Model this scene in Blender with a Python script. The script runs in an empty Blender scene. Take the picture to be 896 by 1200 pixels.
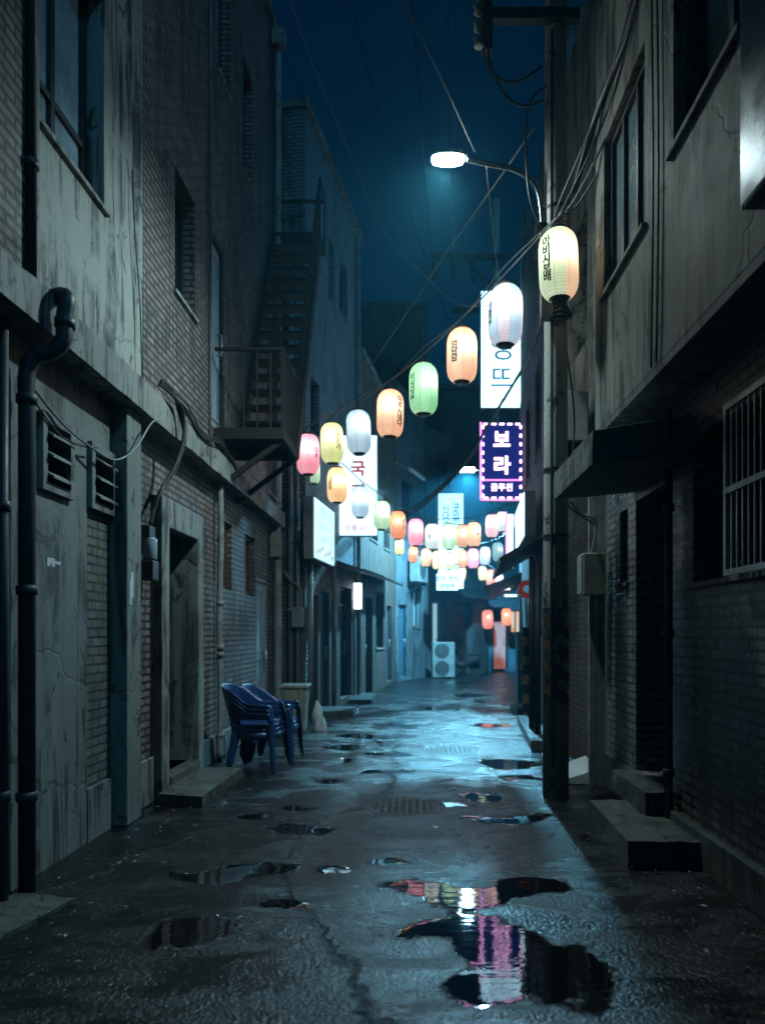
import bpy, bmesh, math, random
import numpy as np
from mathutils import Vector, noise as mnoise
random.seed(7)
SC = bpy.context.scene
COL = SC.collection
R = math.radians

# ------------------------------------------------------------------ camera, sky, light, exposure
F = 850.0; CX = 482.0; HY = 742.0; EYE = 1.5          # pixels of the 896 x 1200 photograph
cam_data = bpy.data.cameras.new('camera')
cam = bpy.data.objects.new('camera', cam_data); COL.objects.link(cam)
cam.location = (0, 0, EYE); cam.rotation_euler = (R(90), 0, 0)
cam_data.sensor_fit = 'VERTICAL'; cam_data.sensor_height = 36; cam_data.sensor_width = 36
cam_data.lens = 36 * F / 1200
cam_data.shift_x = -(CX - 448) / 1200; cam_data.shift_y = (HY - 600) / 1200
cam_data.clip_start = 0.05; cam_data.clip_end = 2000
cam_data.dof.use_dof = True; cam_data.dof.focus_distance = 5.5; cam_data.dof.aperture_fstop = 1.4
SC.camera = cam

SUN_EL, SUN_ROT = R(1.0), R(150)
world = bpy.data.worlds.new('World'); SC.world = world; world.use_nodes = True
wn = world.node_tree.nodes; wl = world.node_tree.links; wn.clear()
w_out = wn.new('ShaderNodeOutputWorld'); w_bg = wn.new('ShaderNodeBackground')
w_sky = wn.new('ShaderNodeTexSky'); w_sky.sky_type = 'NISHITA'; w_sky.sun_disc = False
w_sky.sun_elevation = SUN_EL; w_sky.sun_rotation = SUN_ROT; w_sky.air_density = 1.0; w_sky.dust_density = 0.3; w_sky.ozone_density = 4.0
w_mul = wn.new('ShaderNodeMix'); w_mul.data_type = 'RGBA'; w_mul.blend_type = 'MULTIPLY'; w_mul.inputs[0].default_value = 1.0
w_mul.inputs[7].default_value = (0.03, 0.80, 0.86, 1)
wl.new(w_sky.outputs[0], w_mul.inputs[6]); wl.new(w_mul.outputs[2], w_bg.inputs[0]); wl.new(w_bg.outputs[0], w_out.inputs[0])
w_bg.inputs[1].default_value = 0.05

sun_d = bpy.data.lights.new('moonlight', 'SUN'); sun_d.energy = 0.5; sun_d.angle = R(4); sun_d.color = (0.12, 0.6, 1.0)
sun = bpy.data.objects.new('moonlight', sun_d); COL.objects.link(sun)
sun.rotation_euler = Vector((-0.75, 0.7, -1.0)).to_track_quat('-Z', 'Y').to_euler()

SC.view_settings.view_transform = 'Standard'; SC.view_settings.look = 'None'
SC.view_settings.exposure = 0.0; SC.view_settings.gamma = 1.0
SC.cycles.use_denoising = True
SC.cycles.max_bounces = 6; SC.cycles.diffuse_bounces = 3; SC.cycles.glossy_bounces = 3
SC.cycles.volume_bounces = 0; SC.cycles.transparent_max_bounces = 6
SC.cycles.sample_clamp_indirect = 4.0; SC.cycles.caustics_reflective = False; SC.cycles.caustics_refractive = False
SC.cycles.volume_step_rate = 4.0

# ------------------------------------------------------------------ helpers
def P(px, py, Y):
    return Vector(((px - CX) * Y / F, Y, EYE + (HY - py) * Y / F))

class Frame:
    """A wall plane: u along it, w out of it, z up."""
    def __init__(s, ox, oy, dx, dy, right=True):
        l = math.hypot(dx, dy); s.o = (ox, oy); s.d = (dx / l, dy / l)
        s.n = (s.d[1], -s.d[0]) if right else (-s.d[1], s.d[0])
        s.flip = right
    def pt(s, u, w, z):
        return (s.o[0] + s.d[0] * u + s.n[0] * w, s.o[1] + s.d[1] * u + s.n[1] * w, z)
    def u_at(s, px):
        k = (px - CX) / F                        # X = k*Y
        return (k * s.o[1] - s.o[0]) / (s.d[0] - k * s.d[1])
    def z_at(s, u, py, w=0):
        return EYE + (HY - py) * s.pt(u, w, 0)[1] / F

WORLD = Frame(0, 0, 1, 0, right=False)            # u = x, w = y

class MB:
    def __init__(s): s.v = []; s.f = []; s.m = []
    def add(s, vs, fs, mi=0):
        b = len(s.v); s.v += [tuple(x) for x in vs]
        for f in fs: s.f.append(tuple(b + i for i in f)); s.m.append(mi)
        return s
    def box(s, u0, u1, w0, w1, z0, z1, fr=WORLD, mi=0):
        c = [fr.pt(u, w, z) for z in (z0, z1) for u, w in ((u0, w0), (u1, w0), (u1, w1), (u0, w1))]
        fs = [(0, 3, 2, 1), (4, 5, 6, 7), (0, 1, 5, 4), (1, 2, 6, 5), (2, 3, 7, 6), (3, 0, 4, 7)]
        if fr.flip: fs = [tuple(reversed(f)) for f in fs]
        return s.add(c, fs, mi)
    def hexa(s, pts, mi=0):                       # 8 points, bottom 4 then top 4
        return s.add(pts, [(0, 3, 2, 1), (4, 5, 6, 7), (0, 1, 5, 4), (1, 2, 6, 5), (2, 3, 7, 6), (3, 0, 4, 7)], mi)
    def tube(s, pts, r, n=8, mi=0, caps=True):
        pts = [Vector(p) for p in pts]; rs = r if isinstance(r, (list, tuple)) else [r] * len(pts)
        b = len(s.v); up = None
        for i, p in enumerate(pts):
            t = (pts[min(i + 1, len(pts) - 1)] - pts[max(i - 1, 0)]).normalized()
            if up is None: up = Vector((0, 0, 1)) if abs(t.z) < 0.9 else Vector((0, 1, 0))
            a = (up - t * up.dot(t)).normalized(); up = a; c = t.cross(a)
            for k in range(n):
                q = 2 * math.pi * k / n
                s.v.append(tuple(p + (a * math.cos(q) + c * math.sin(q)) * rs[i]))
        for i in range(len(pts) - 1):
            for k in range(n):
                k2 = (k + 1) % n
                s.f.append((b + i * n + k, b + i * n + k2, b + (i + 1) * n + k2, b + (i + 1) * n + k)); s.m.append(mi)
        if caps:
            s.f.append(tuple(b + k for k in reversed(range(n)))); s.m.append(mi)
            s.f.append(tuple(b + (len(pts) - 1) * n + k for k in range(n))); s.m.append(mi)
        return s
    def bar(s, a, b, w, h, mi=0):                 # rectangular bar from a to b
        a = Vector(a); b = Vector(b); t = (b - a).normalized()
        up = Vector((0, 0, 1)) if abs(t.z) < 0.95 else Vector((0, 1, 0))
        x = t.cross(up).normalized() * (w / 2); y = x.cross(t).normalized() * (h / 2)
        return s.hexa([a - x - y, a + x - y, b + x - y, b - x - y, a - x + y, a + x + y, b + x + y, b - x + y], mi)
    def lathe(s, prof, n=24, c=(0, 0, 0), mi=0, cap=True):
        b = len(s.v)
        for r, z in prof:
            for k in range(n):
                q = 2 * math.pi * k / n
                s.v.append((c[0] + r * math.cos(q), c[1] + r * math.sin(q), c[2] + z))
        for i in range(len(prof) - 1):
            for k in range(n):
                k2 = (k + 1) % n
                s.f.append((b + i * n + k, b + i * n + k2, b + (i + 1) * n + k2, b + (i + 1) * n + k)); s.m.append(mi)
        if cap:
            s.f.append(tuple(b + k for k in reversed(range(n)))); s.m.append(mi)
            s.f.append(tuple(b + (len(prof) - 1) * n + k for k in range(n))); s.m.append(mi)
        return s
    def panel(s, fr, u0, u1, z0, z1, holes=(), w0=-0.5, w1=0.0, mi=0):
        """A slab from w0 to w1 with rectangular holes (u0,u1,z0,z1)."""
        us = sorted({u0, u1, *[min(max(h[i], u0), u1) for h in holes for i in (0, 1)]})
        zs = sorted({z0, z1, *[min(max(h[i], z0), z1) for h in holes for i in (2, 3)]})
        def solid(i, j):
            if i < 0 or j < 0 or i >= len(us) - 1 or j >= len(zs) - 1: return False
            u = (us[i] + us[i + 1]) / 2; z = (zs[j] + zs[j + 1]) / 2
            return not any(h[0] < u < h[1] and h[2] < z < h[3] for h in holes)
        for i in range(len(us) - 1):
            for j in range(len(zs) - 1):
                if not solid(i, j): continue
                a, b, c, d = us[i], us[i + 1], zs[j], zs[j + 1]
                A = [fr.pt(a, w1, c), fr.pt(b, w1, c), fr.pt(b, w1, d), fr.pt(a, w1, d)]
                B = [fr.pt(a, w0, c), fr.pt(b, w0, c), fr.pt(b, w0, d), fr.pt(a, w0, d)]
                q = [A, [B[3], B[2], B[1], B[0]]]
                if not solid(i - 1, j): q.append([B[0], A[0], A[3], B[3]])
                if not solid(i + 1, j): q.append([A[1], B[1], B[2], A[2]])
                if not solid(i, j - 1): q.append([B[0], B[1], A[1], A[0]])
                if not solid(i, j + 1): q.append([A[3], A[2], B[2], B[3]])
                for f in q: s.add(f if fr.flip else f[::-1], [(0, 1, 2, 3)], mi)
        return s

def tag(o, label=None, cat=None, group=None, kind=None):
    if label: o['label'] = label
    if cat: o['category'] = cat
    if group: o['group'] = group
    if kind: o['kind'] = kind
    return o

def thing(name, loc, label, cat, group=None):
    o = bpy.data.objects.new(name, None); COL.objects.link(o); o.location = loc; o.empty_display_size = 0.1
    return tag(o, label, cat, group)

def origin(o):
    v = Vector((0, 0, 0))
    while o is not None: v += Vector(o.location); o = o.parent
    return v

def obj(name, mb, mat, parent=None, smooth=False, bevel=0.0, local=False, loc=None):
    me = bpy.data.meshes.new(name)
    off = Vector((0, 0, 0))
    o = bpy.data.objects.new(name, me); COL.objects.link(o)
    if parent is not None:
        o.parent = parent
        if not local: off = origin(parent)
    elif loc is not None:
        o.location = loc; off = Vector(loc)
    vs = [(a[0] - off.x, a[1] - off.y, a[2] - off.z) for a in mb.v]
    me.from_pydata(vs, [], mb.f)
    mats = mat if isinstance(mat, (list, tuple)) else [mat]
    for m in mats: me.materials.append(m)
    if len(mats) > 1: me.polygons.foreach_set('material_index', mb.m)
    if smooth: me.polygons.foreach_set('use_smooth', [True] * len(me.polygons))
    me.update()
    if bevel:
        b = o.modifiers.new('bevel', 'BEVEL'); b.width = bevel; b.segments = 2; b.limit_method = 'ANGLE'
    return o

def worn(o, cuts=14, amp=.007, f=9.0):
    bm = bmesh.new(); bm.from_mesh(o.data)
    bmesh.ops.subdivide_edges(bm, edges=bm.edges[:], cuts=cuts, use_grid_fill=True)
    off = origin(o)
    for v in bm.verts:
        p = (v.co + off) * f
        d = mnoise.noise_vector(p) * amp + mnoise.noise_vector(p * 3.1) * amp * .5
        v.co += d
    bm.to_mesh(o.data); bm.free(); return o

def spline(pts, n=8):
    """Catmull-Rom through pts."""
    pts = [Vector(p) for p in pts]; out = []
    for i in range(len(pts) - 1):
        p0 = pts[max(i - 1, 0)]; p1 = pts[i]; p2 = pts[i + 1]; p3 = pts[min(i + 2, len(pts) - 1)]
        for k in range(n):
            t = k / n
            out.append(0.5 * ((2 * p1) + (p2 - p0) * t + (2 * p0 - 5 * p1 + 4 * p2 - p3) * t * t + (3 * p1 - p0 - 3 * p2 + p3) * t ** 3))
    out.append(pts[-1]); return out

def sag(a, b, s, n=16):
    a = Vector(a); b = Vector(b)
    return [a.lerp(b, i / n) - Vector((0, 0, 4 * s * (i / n) * (1 - i / n))) for i in range(n + 1)]

# value noise for meshes
_T = np.random.RandomState(3).rand(256, 256)
def vn(x, y):
    xi = np.floor(x).astype(int); yi = np.floor(y).astype(int); fx = x - xi; fy = y - yi
    fx = fx * fx * (3 - 2 * fx); fy = fy * fy * (3 - 2 * fy)
    g = lambda a, b: _T[a % 256, b % 256]
    return (g(xi, yi) * (1 - fx) + g(xi + 1, yi) * fx) * (1 - fy) + (g(xi, yi + 1) * (1 - fx) + g(xi + 1, yi + 1) * fx) * fy
def fbm(x, y, o=4):
    a = 0; s = 0.5
    for i in range(o): a = a + s * vn(x * 2 ** i + 17 * i, y * 2 ** i + 9 * i); s *= 0.5
    return a - 0.5

# ------------------------------------------------------------------ materials
def mat_new(name):
    m = bpy.data.materials.new(name); m.use_nodes = True; n = m.node_tree.nodes; l = m.node_tree.links
    return m, n, l, n['Principled BSDF']

def nz(n, l, vec, scale, detail=4, rough=0.55, dist=0.0):
    t = n.new('ShaderNodeTexNoise'); t.inputs['Scale'].default_value = scale; t.inputs['Detail'].default_value = detail
    t.inputs['Roughness'].default_value = rough; t.inputs['Distortion'].default_value = dist
    l.new(vec, t.inputs['Vector']); return t.outputs['Fac']
def mapr(n, l, v, a, b, c=0.0, d=1.0):
    t = n.new('ShaderNodeMapRange'); t.inputs[1].default_value = a; t.inputs[2].default_value = b
    t.inputs[3].default_value = c; t.inputs[4].default_value = d; t.clamp = True; l.new(v, t.inputs[0]); return t.outputs[0]
def mth(n, l, op, a, b=None):
    t = n.new('ShaderNodeMath'); t.operation = op
    for i, x in enumerate((a, b)):
        if x is None: continue
        if isinstance(x, (int, float)): t.inputs[i].default_value = x
        else: l.new(x, t.inputs[i])
    return t.outputs[0]
def mixc(n, l, fac, a, b, blend='MIX'):
    t = n.new('ShaderNodeMix'); t.data_type = 'RGBA'; t.blend_type = blend
    if isinstance(fac, (int, float)): t.inputs[0].default_value = fac
    else: l.new(fac, t.inputs[0])
    for i, x in ((6, a), (7, b)):
        if isinstance(x, tuple): t.inputs[i].default_value = (*x[:3], 1)
        else: l.new(x, t.inputs[i])
    return t.outputs[2]
def scalev(n, l, vec, s):
    t = n.new('ShaderNodeMapping'); t.inputs['Scale'].default_value = s; l.new(vec, t.inputs[0]); return t.outputs[0]
def bump(n, l, bsdf, h, strength, dist=0.01, prev=None):
    t = n.new('ShaderNodeBump'); t.inputs['Strength'].default_value = strength; t.inputs['Distance'].default_value = dist
    l.new(h, t.inputs['Height'])
    if prev is not None: l.new(prev, t.inputs['Normal'])
    l.new(t.outputs[0], bsdf.inputs['Normal']); return t.outputs[0]
def geo_pos(n): return n.new('ShaderNodeNewGeometry').outputs['Position']
def wall_uv(n, l):
    """Wall coordinates: along the wall, and height."""
    g = n.new('ShaderNodeNewGeometry'); sp = n.new('ShaderNodeSeparateXYZ'); l.new(g.outputs['Position'], sp.inputs[0])
    sn = n.new('ShaderNodeSeparateXYZ'); l.new(g.outputs['True Normal'], sn.inputs[0])
    k = mth(n, l, 'GREATER_THAN', mth(n, l, 'ABSOLUTE', sn.outputs[0]), mth(n, l, 'ABSOLUTE', sn.outputs[1]))
    u = mth(n, l, 'ADD', mth(n, l, 'MULTIPLY', sp.outputs[1], k), mth(n, l, 'MULTIPLY', sp.outputs[0], mth(n, l, 'SUBTRACT', 1.0, k)))
    c = n.new('ShaderNodeCombineXYZ'); l.new(u, c.inputs[0]); l.new(sp.outputs[2], c.inputs[1])
    return c.outputs[0], g.outputs['Position'], sp.outputs[2]

def grime(n, l, pos, col, amount, dark, ground=True, z=None):
    streak = nz(n, l, scalev(n, l, pos, (5, 5, 0.45)), 1.6, 6, 0.65, 0.6)
    patch = nz(n, l, pos, 1.3, 6, 0.7, 0.4)
    f = mth(n, l, 'MULTIPLY', mapr(n, l, streak, 0.47, 0.58), mapr(n, l, patch, 0.40, 0.52))
    f = mth(n, l, 'MULTIPLY', f, amount)
    return mixc(n, l, f, col, dark)

def concrete(name, base, dark=(0.022, 0.026, 0.027), amount=0.95, crack=True, rough=0.8, seams=False):
    m, n, l, b = mat_new(name)
    uv, pos, z = wall_uv(n, l)
    big = nz(n, l, pos, 0.9, 5, 0.6, 0.3); fine = nz(n, l, pos, 26, 5, 0.7)
    c = mixc(n, l, mapr(n, l, big, 0.3, 0.7), tuple(x * 0.72 for x in base), tuple(x * 1.2 for x in base))
    c = mixc(n, l, mapr(n, l, fine, 0.25, 0.8, 0.0, 0.5), c, tuple(x * 0.55 for x in base))
    c = grime(n, l, pos, c, amount, dark)
    # chipped and blackened spots
    chips = mapr(n, l, nz(n, l, scalev(n, l, pos, (1, 1, 0.6)), 5.0, 7, 0.74, 0.8), 0.585, 0.61)
    c = mixc(n, l, mth(n, l, 'MULTIPLY', chips, 0.9), c, dark)
    pale = mapr(n, l, nz(n, l, pos, 9.0, 6, 0.75, 1.0), 0.69, 0.72)
    c = mixc(n, l, mth(n, l, 'MULTIPLY', pale, 0.5), c, tuple(min(x * 2, 0.7) for x in base))
    h = mth(n, l, 'ADD', mth(n, l, 'MULTIPLY', fine, 0.4), mth(n, l, 'MULTIPLY', chips, -0.8))
    if crack:
        vo = n.new('ShaderNodeTexVoronoi'); vo.feature = 'DISTANCE_TO_EDGE'; vo.inputs['Scale'].default_value = 0.55
        wob = n.new('ShaderNodeTexNoise'); wob.inputs['Scale'].default_value = 3.0; wob.inputs['Detail'].default_value = 6; l.new(pos, wob.inputs['Vector'])
        l.new(mixc(n, l, 0.25, pos, wob.outputs['Color']), vo.inputs['Vector'])
        cr = mapr(n, l, vo.outputs['Distance'], 0.0, 0.006, 1.0, 0.0)
        c = mixc(n, l, mth(n, l, 'MULTIPLY', cr, mapr(n, l, big, 0.45, 0.6, 0.05, 0.75)), c, (0.02, 0.02, 0.02))
        h = mth(n, l, 'SUBTRACT', h, cr)
    if seams:
        sp = n.new('ShaderNodeSeparateXYZ'); l.new(uv, sp.inputs[0])
        fr = mth(n, l, 'ABSOLUTE', mth(n, l, 'SUBTRACT', mth(n, l, 'FRACT', mth(n, l, 'MULTIPLY', sp.outputs[0], 1.35)), 0.5))
        sm = mapr(n, l, fr, 0.0, 0.008, 1.0, 0.0)
        c = mixc(n, l, mth(n, l, 'MULTIPLY', sm, 0.7), c, (0.02, 0.02, 0.02)); h = mth(n, l, 'SUBTRACT', h, sm)
    l.new(c, b.inputs['Base Color']); b.inputs['Roughness'].default_value = rough
    l.new(mapr(n, l, big, 0.3, 0.7, rough - 0.25, rough), b.inputs['Roughness'])
    bump(n, l, b, h, 0.5, 0.006); return m

def brick(name, c1, c2, mortar, amount=0.7, dark=(0.02, 0.022, 0.024), bw=0.205, bh=0.067, ms=0.013, rough=0.75, depth=0.014):
    m, n, l, b = mat_new(name)
    uv, pos, z = wall_uv(n, l)
    wob = n.new('ShaderNodeTexNoise'); wob.inputs['Scale'].default_value = 4.0; wob.inputs['Detail'].default_value = 3; l.new(pos, wob.inputs['Vector'])
    va = n.new('ShaderNodeVectorMath'); va.operation = 'MULTIPLY_ADD'; l.new(wob.outputs['Color'], va.inputs[0]); va.inputs[1].default_value = (0.012, 0.012, 0); l.new(uv, va.inputs[2])
    t = n.new('ShaderNodeTexBrick'); l.new(va.outputs[0], t.inputs['Vector'])
    t.inputs['Color1'].default_value = (*c1, 1); t.inputs['Color2'].default_value = (*c2, 1); t.inputs['Mortar'].default_value = (*mortar, 1)
    t.inputs['Scale'].default_value = 1.0; t.inputs['Mortar Size'].default_value = ms; t.inputs['Mortar Smooth'].default_value = 0.12
    t.inputs['Brick Width'].default_value = bw; t.inputs['Row Height'].default_value = bh; t.inputs['Bias'].default_value = -0.1
    fine = nz(n, l, pos, 45, 5, 0.7); mid = nz(n, l, pos, 5, 5, 0.65)
    c = mixc(n, l, mapr(n, l, fine, 0.3, 0.75, 0.0, 0.6), t.outputs['Color'], dark)
    c = mixc(n, l, mapr(n, l, mid, 0.35, 0.7, 0.0, 0.55), c, tuple((x + y) * 0.24 for x, y in zip(c1, c2)))
    c = grime(n, l, pos, c, amount, dark)
    l.new(c, b.inputs['Base Color'])
    l.new(mapr(n, l, mid, 0.3, 0.7, rough - 0.25, rough + 0.1), b.inputs['Roughness'])
    h = mth(n, l, 'ADD', mth(n, l, 'SUBTRACT', 1.0, t.outputs['Fac']), mth(n, l, 'MULTIPLY', fine, 0.35))
    bump(n, l, b, h, 0.9, depth); return m

def plain(name, col, rough=0.5, metal=0.0, var=0.5, scale=6.0, bmp=0.15, dark=None):
    m, n, l, b = mat_new(name)
    tc = n.new('ShaderNodeTexCoord').outputs['Object']
    f = nz(n, l, tc, scale, 6, 0.65, 0.3)
    d = dark or tuple(x * (1 - var) for x in col)
    l.new(mixc(n, l, mapr(n, l, f, 0.35, 0.68), d, col), b.inputs['Base Color'])
    l.new(mapr(n, l, f, 0.3, 0.7, min(rough + 0.15, 1), max(rough - 0.1, 0.02)), b.inputs['Roughness'])
    b.inputs['Metallic'].default_value = metal
    if bmp: bump(n, l, b, nz(n, l, tc, scale * 7, 4, 0.6), bmp, 0.003)
    return m

def glow(name, col, strength, base=(0.5, 0.5, 0.5), rough=0.4):
    m, n, l, b = mat_new(name)
    b.inputs['Base Color'].default_value = (*base, 1); b.inputs['Roughness'].default_value = rough
    b.inputs['Emission Color'].default_value = (*col, 1); b.inputs['Emission Strength'].default_value = strength
    return m

def lightbox(name, col, strength, bottom=None):
    """A backlit acrylic face, a little uneven over its tubes."""
    m, n, l, b = mat_new(name)
    tc = n.new('ShaderNodeTexCoord').outputs['Object']
    f = nz(n, l, scalev(n, l, tc, (3, 3, 1.2)), 1.5, 3, 0.5)
    b.inputs['Base Color'].default_value = (0.6, 0.6, 0.6, 1); b.inputs['Roughness'].default_value = 0.3
    l.new(mixc(n, l, mapr(n, l, f, 0.3, 0.7), tuple(x * y for x, y in zip(col, (0.62, 0.85, 0.95))), col), b.inputs['Emission Color'])
    b.inputs['Emission Strength'].default_value = strength; return m

M = {}
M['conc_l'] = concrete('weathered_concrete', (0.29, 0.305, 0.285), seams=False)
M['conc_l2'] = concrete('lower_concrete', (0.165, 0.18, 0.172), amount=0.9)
M['conc_trim'] = concrete('concrete_trim', (0.24, 0.25, 0.236), amount=0.9)
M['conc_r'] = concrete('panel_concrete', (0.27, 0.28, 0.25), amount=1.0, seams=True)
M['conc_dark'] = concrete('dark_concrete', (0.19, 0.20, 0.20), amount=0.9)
M['conc_blue'] = concrete('painted_render', (0.15, 0.185, 0.205), amount=0.8)
M['step'] = concrete('worn_step_concrete', (0.105, 0.11, 0.10), rough=0.5, amount=0.6)
M['brick_l'] = brick('red_brown_brick', (0.34, 0.275, 0.25), (0.19, 0.15, 0.135), (0.012, 0.012, 0.012))
M['brick_grey'] = brick('grey_brick', (0.19, 0.19, 0.165), (0.11, 0.115, 0.105), (0.02, 0.02, 0.02), amount=0.6, ms=0.009)
M['brick_r'] = brick('dark_brick', (0.36, 0.33, 0.30), (0.17, 0.155, 0.145), (0.010, 0.010, 0.010), rough=0.42, ms=0.012)
M['brick_b'] = brick('blue_lit_painted_brick', (0.26, 0.44, 0.54), (0.19, 0.34, 0.43), (0.05, 0.08, 0.11), amount=0.6)  # blue paint, made bluer and brighter in place of blue light on the facade
M['brick_br'] = brick('brown_brick', (0.24, 0.15, 0.10), (0.15, 0.10, 0.075), (0.05, 0.045, 0.04))
M['tile'] = brick('white_wall_tile', (0.55, 0.58, 0.6), (0.48, 0.5, 0.52), (0.10, 0.10, 0.10), bw=0.2, bh=0.1, ms=0.006, rough=0.35, amount=0.4)
M['dark_wall'] = concrete('far_dark_render', (0.09, 0.10, 0.11), amount=0.6, crack=False)
M['rust'] = plain('rusty_painted_steel', (0.006, 0.0056, 0.0055), 0.85, 0.0, 0.6, 9, dark=(0.013, 0.008, 0.005))
M['steel'] = plain('dark_steel', (0.05, 0.055, 0.06), 0.45, 0.6, 0.5)
M['pipe'] = plain('blue_black_pipe', (0.022, 0.028, 0.036), 0.5, 0.0, 0.5, 6)
M['pipe_g'] = plain('grey_pipe', (0.30, 0.31, 0.29), 0.5, 0.0, 0.55, 5)
M['galv'] = plain('galvanised_metal', (0.30, 0.33, 0.36), 0.2, 0.95, 0.35, 3)
M['alu'] = plain('aluminium_bars', (0.45, 0.47, 0.48), 0.4, 0.7, 0.3, 4)
M['pole'] = concrete('pole_concrete', (0.46, 0.455, 0.41), amount=0.3, crack=False, rough=0.7)
M['cable'] = plain('black_cable', (0.018, 0.018, 0.02), 0.45, 0.0, 0.2, 3, 0)
M['cable_g'] = plain('grey_cable', (0.22, 0.23, 0.23), 0.45, 0.0, 0.3, 3, 0)
M['frame'] = plain('dark_window_frame', (0.03, 0.035, 0.04), 0.4, 0.3, 0.3)
M['frame_w'] = plain('pale_window_frame', (0.32, 0.34, 0.34), 0.45, 0.0, 0.4)
M['wood'] = plain('brown_wood_frame', (0.11, 0.055, 0.028), 0.55, 0.0, 0.6, 8)
M['glass'] = plain('dark_window_glass', (0.015, 0.022, 0.03), 0.08, 0.0, 0.3, 2, 0.0)
M['glass_b'] = plain('sky_tinted_window_glass', (0.27, 0.38, 0.46), 0.2, 0.0, 0.55, 3, 0.05)  # pale blue base colour stands in for sky reflected in the glass
M['black'] = plain('dark_interior', (0.012, 0.012, 0.013), 0.8, 0, 0.3)
M['door_dk'] = plain('dark_green_door', (0.035, 0.05, 0.048), 0.45, 0.1, 0.4, 4)
M['door_bl'] = plain('blue_painted_door', (0.07, 0.17, 0.24), 0.45, 0.0, 0.35, 4)
M['door_pale'] = plain('pale_blue_door', (0.34, 0.42, 0.48), 0.4, 0.0, 0.4, 4)
M['shutter'] = plain('grey_steel_shutter', (0.26, 0.29, 0.31), 0.4, 0.5, 0.4, 4)
M['plastic'] = plain('blue_plastic', (0.018, 0.05, 0.16), 0.3, 0.0, 0.3, 7, 0.04)
M['bin'] = plain('beige_plastic_bin', (0.30, 0.29, 0.23), 0.5, 0.0, 0.4)
M['bag'] = plain('white_plastic_bag', (0.62, 0.64, 0.66), 0.4, 0.0, 0.3, 8, 0.3)
M['ac'] = plain('ivory_enamel', (0.30, 0.31, 0.30), 0.45, 0.0, 0.4, 4)
M['iron'] = plain('cast_iron', (0.018, 0.018, 0.019), 0.5, 0.0, 0.5, 20, 0.4)
M['yellow'] = plain('faded_yellow_paint', (0.36, 0.24, 0.05), 0.55, 0.0, 0.6, 9)
M['awning'] = plain('dark_awning_sheet', (0.05, 0.06, 0.07), 0.45, 0.2, 0.5)
M['ink'] = plain('black_ink', (0.012, 0.011, 0.012), 0.7, 0, 0.1, 3, 0)
M['cap'] = plain('dark_red_brown_cap', (0.05, 0.022, 0.015), 0.5, 0, 0.3)
M['paper_note'] = plain('white_sticker', (0.55, 0.57, 0.58), 0.6, 0, 0.3)

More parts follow.
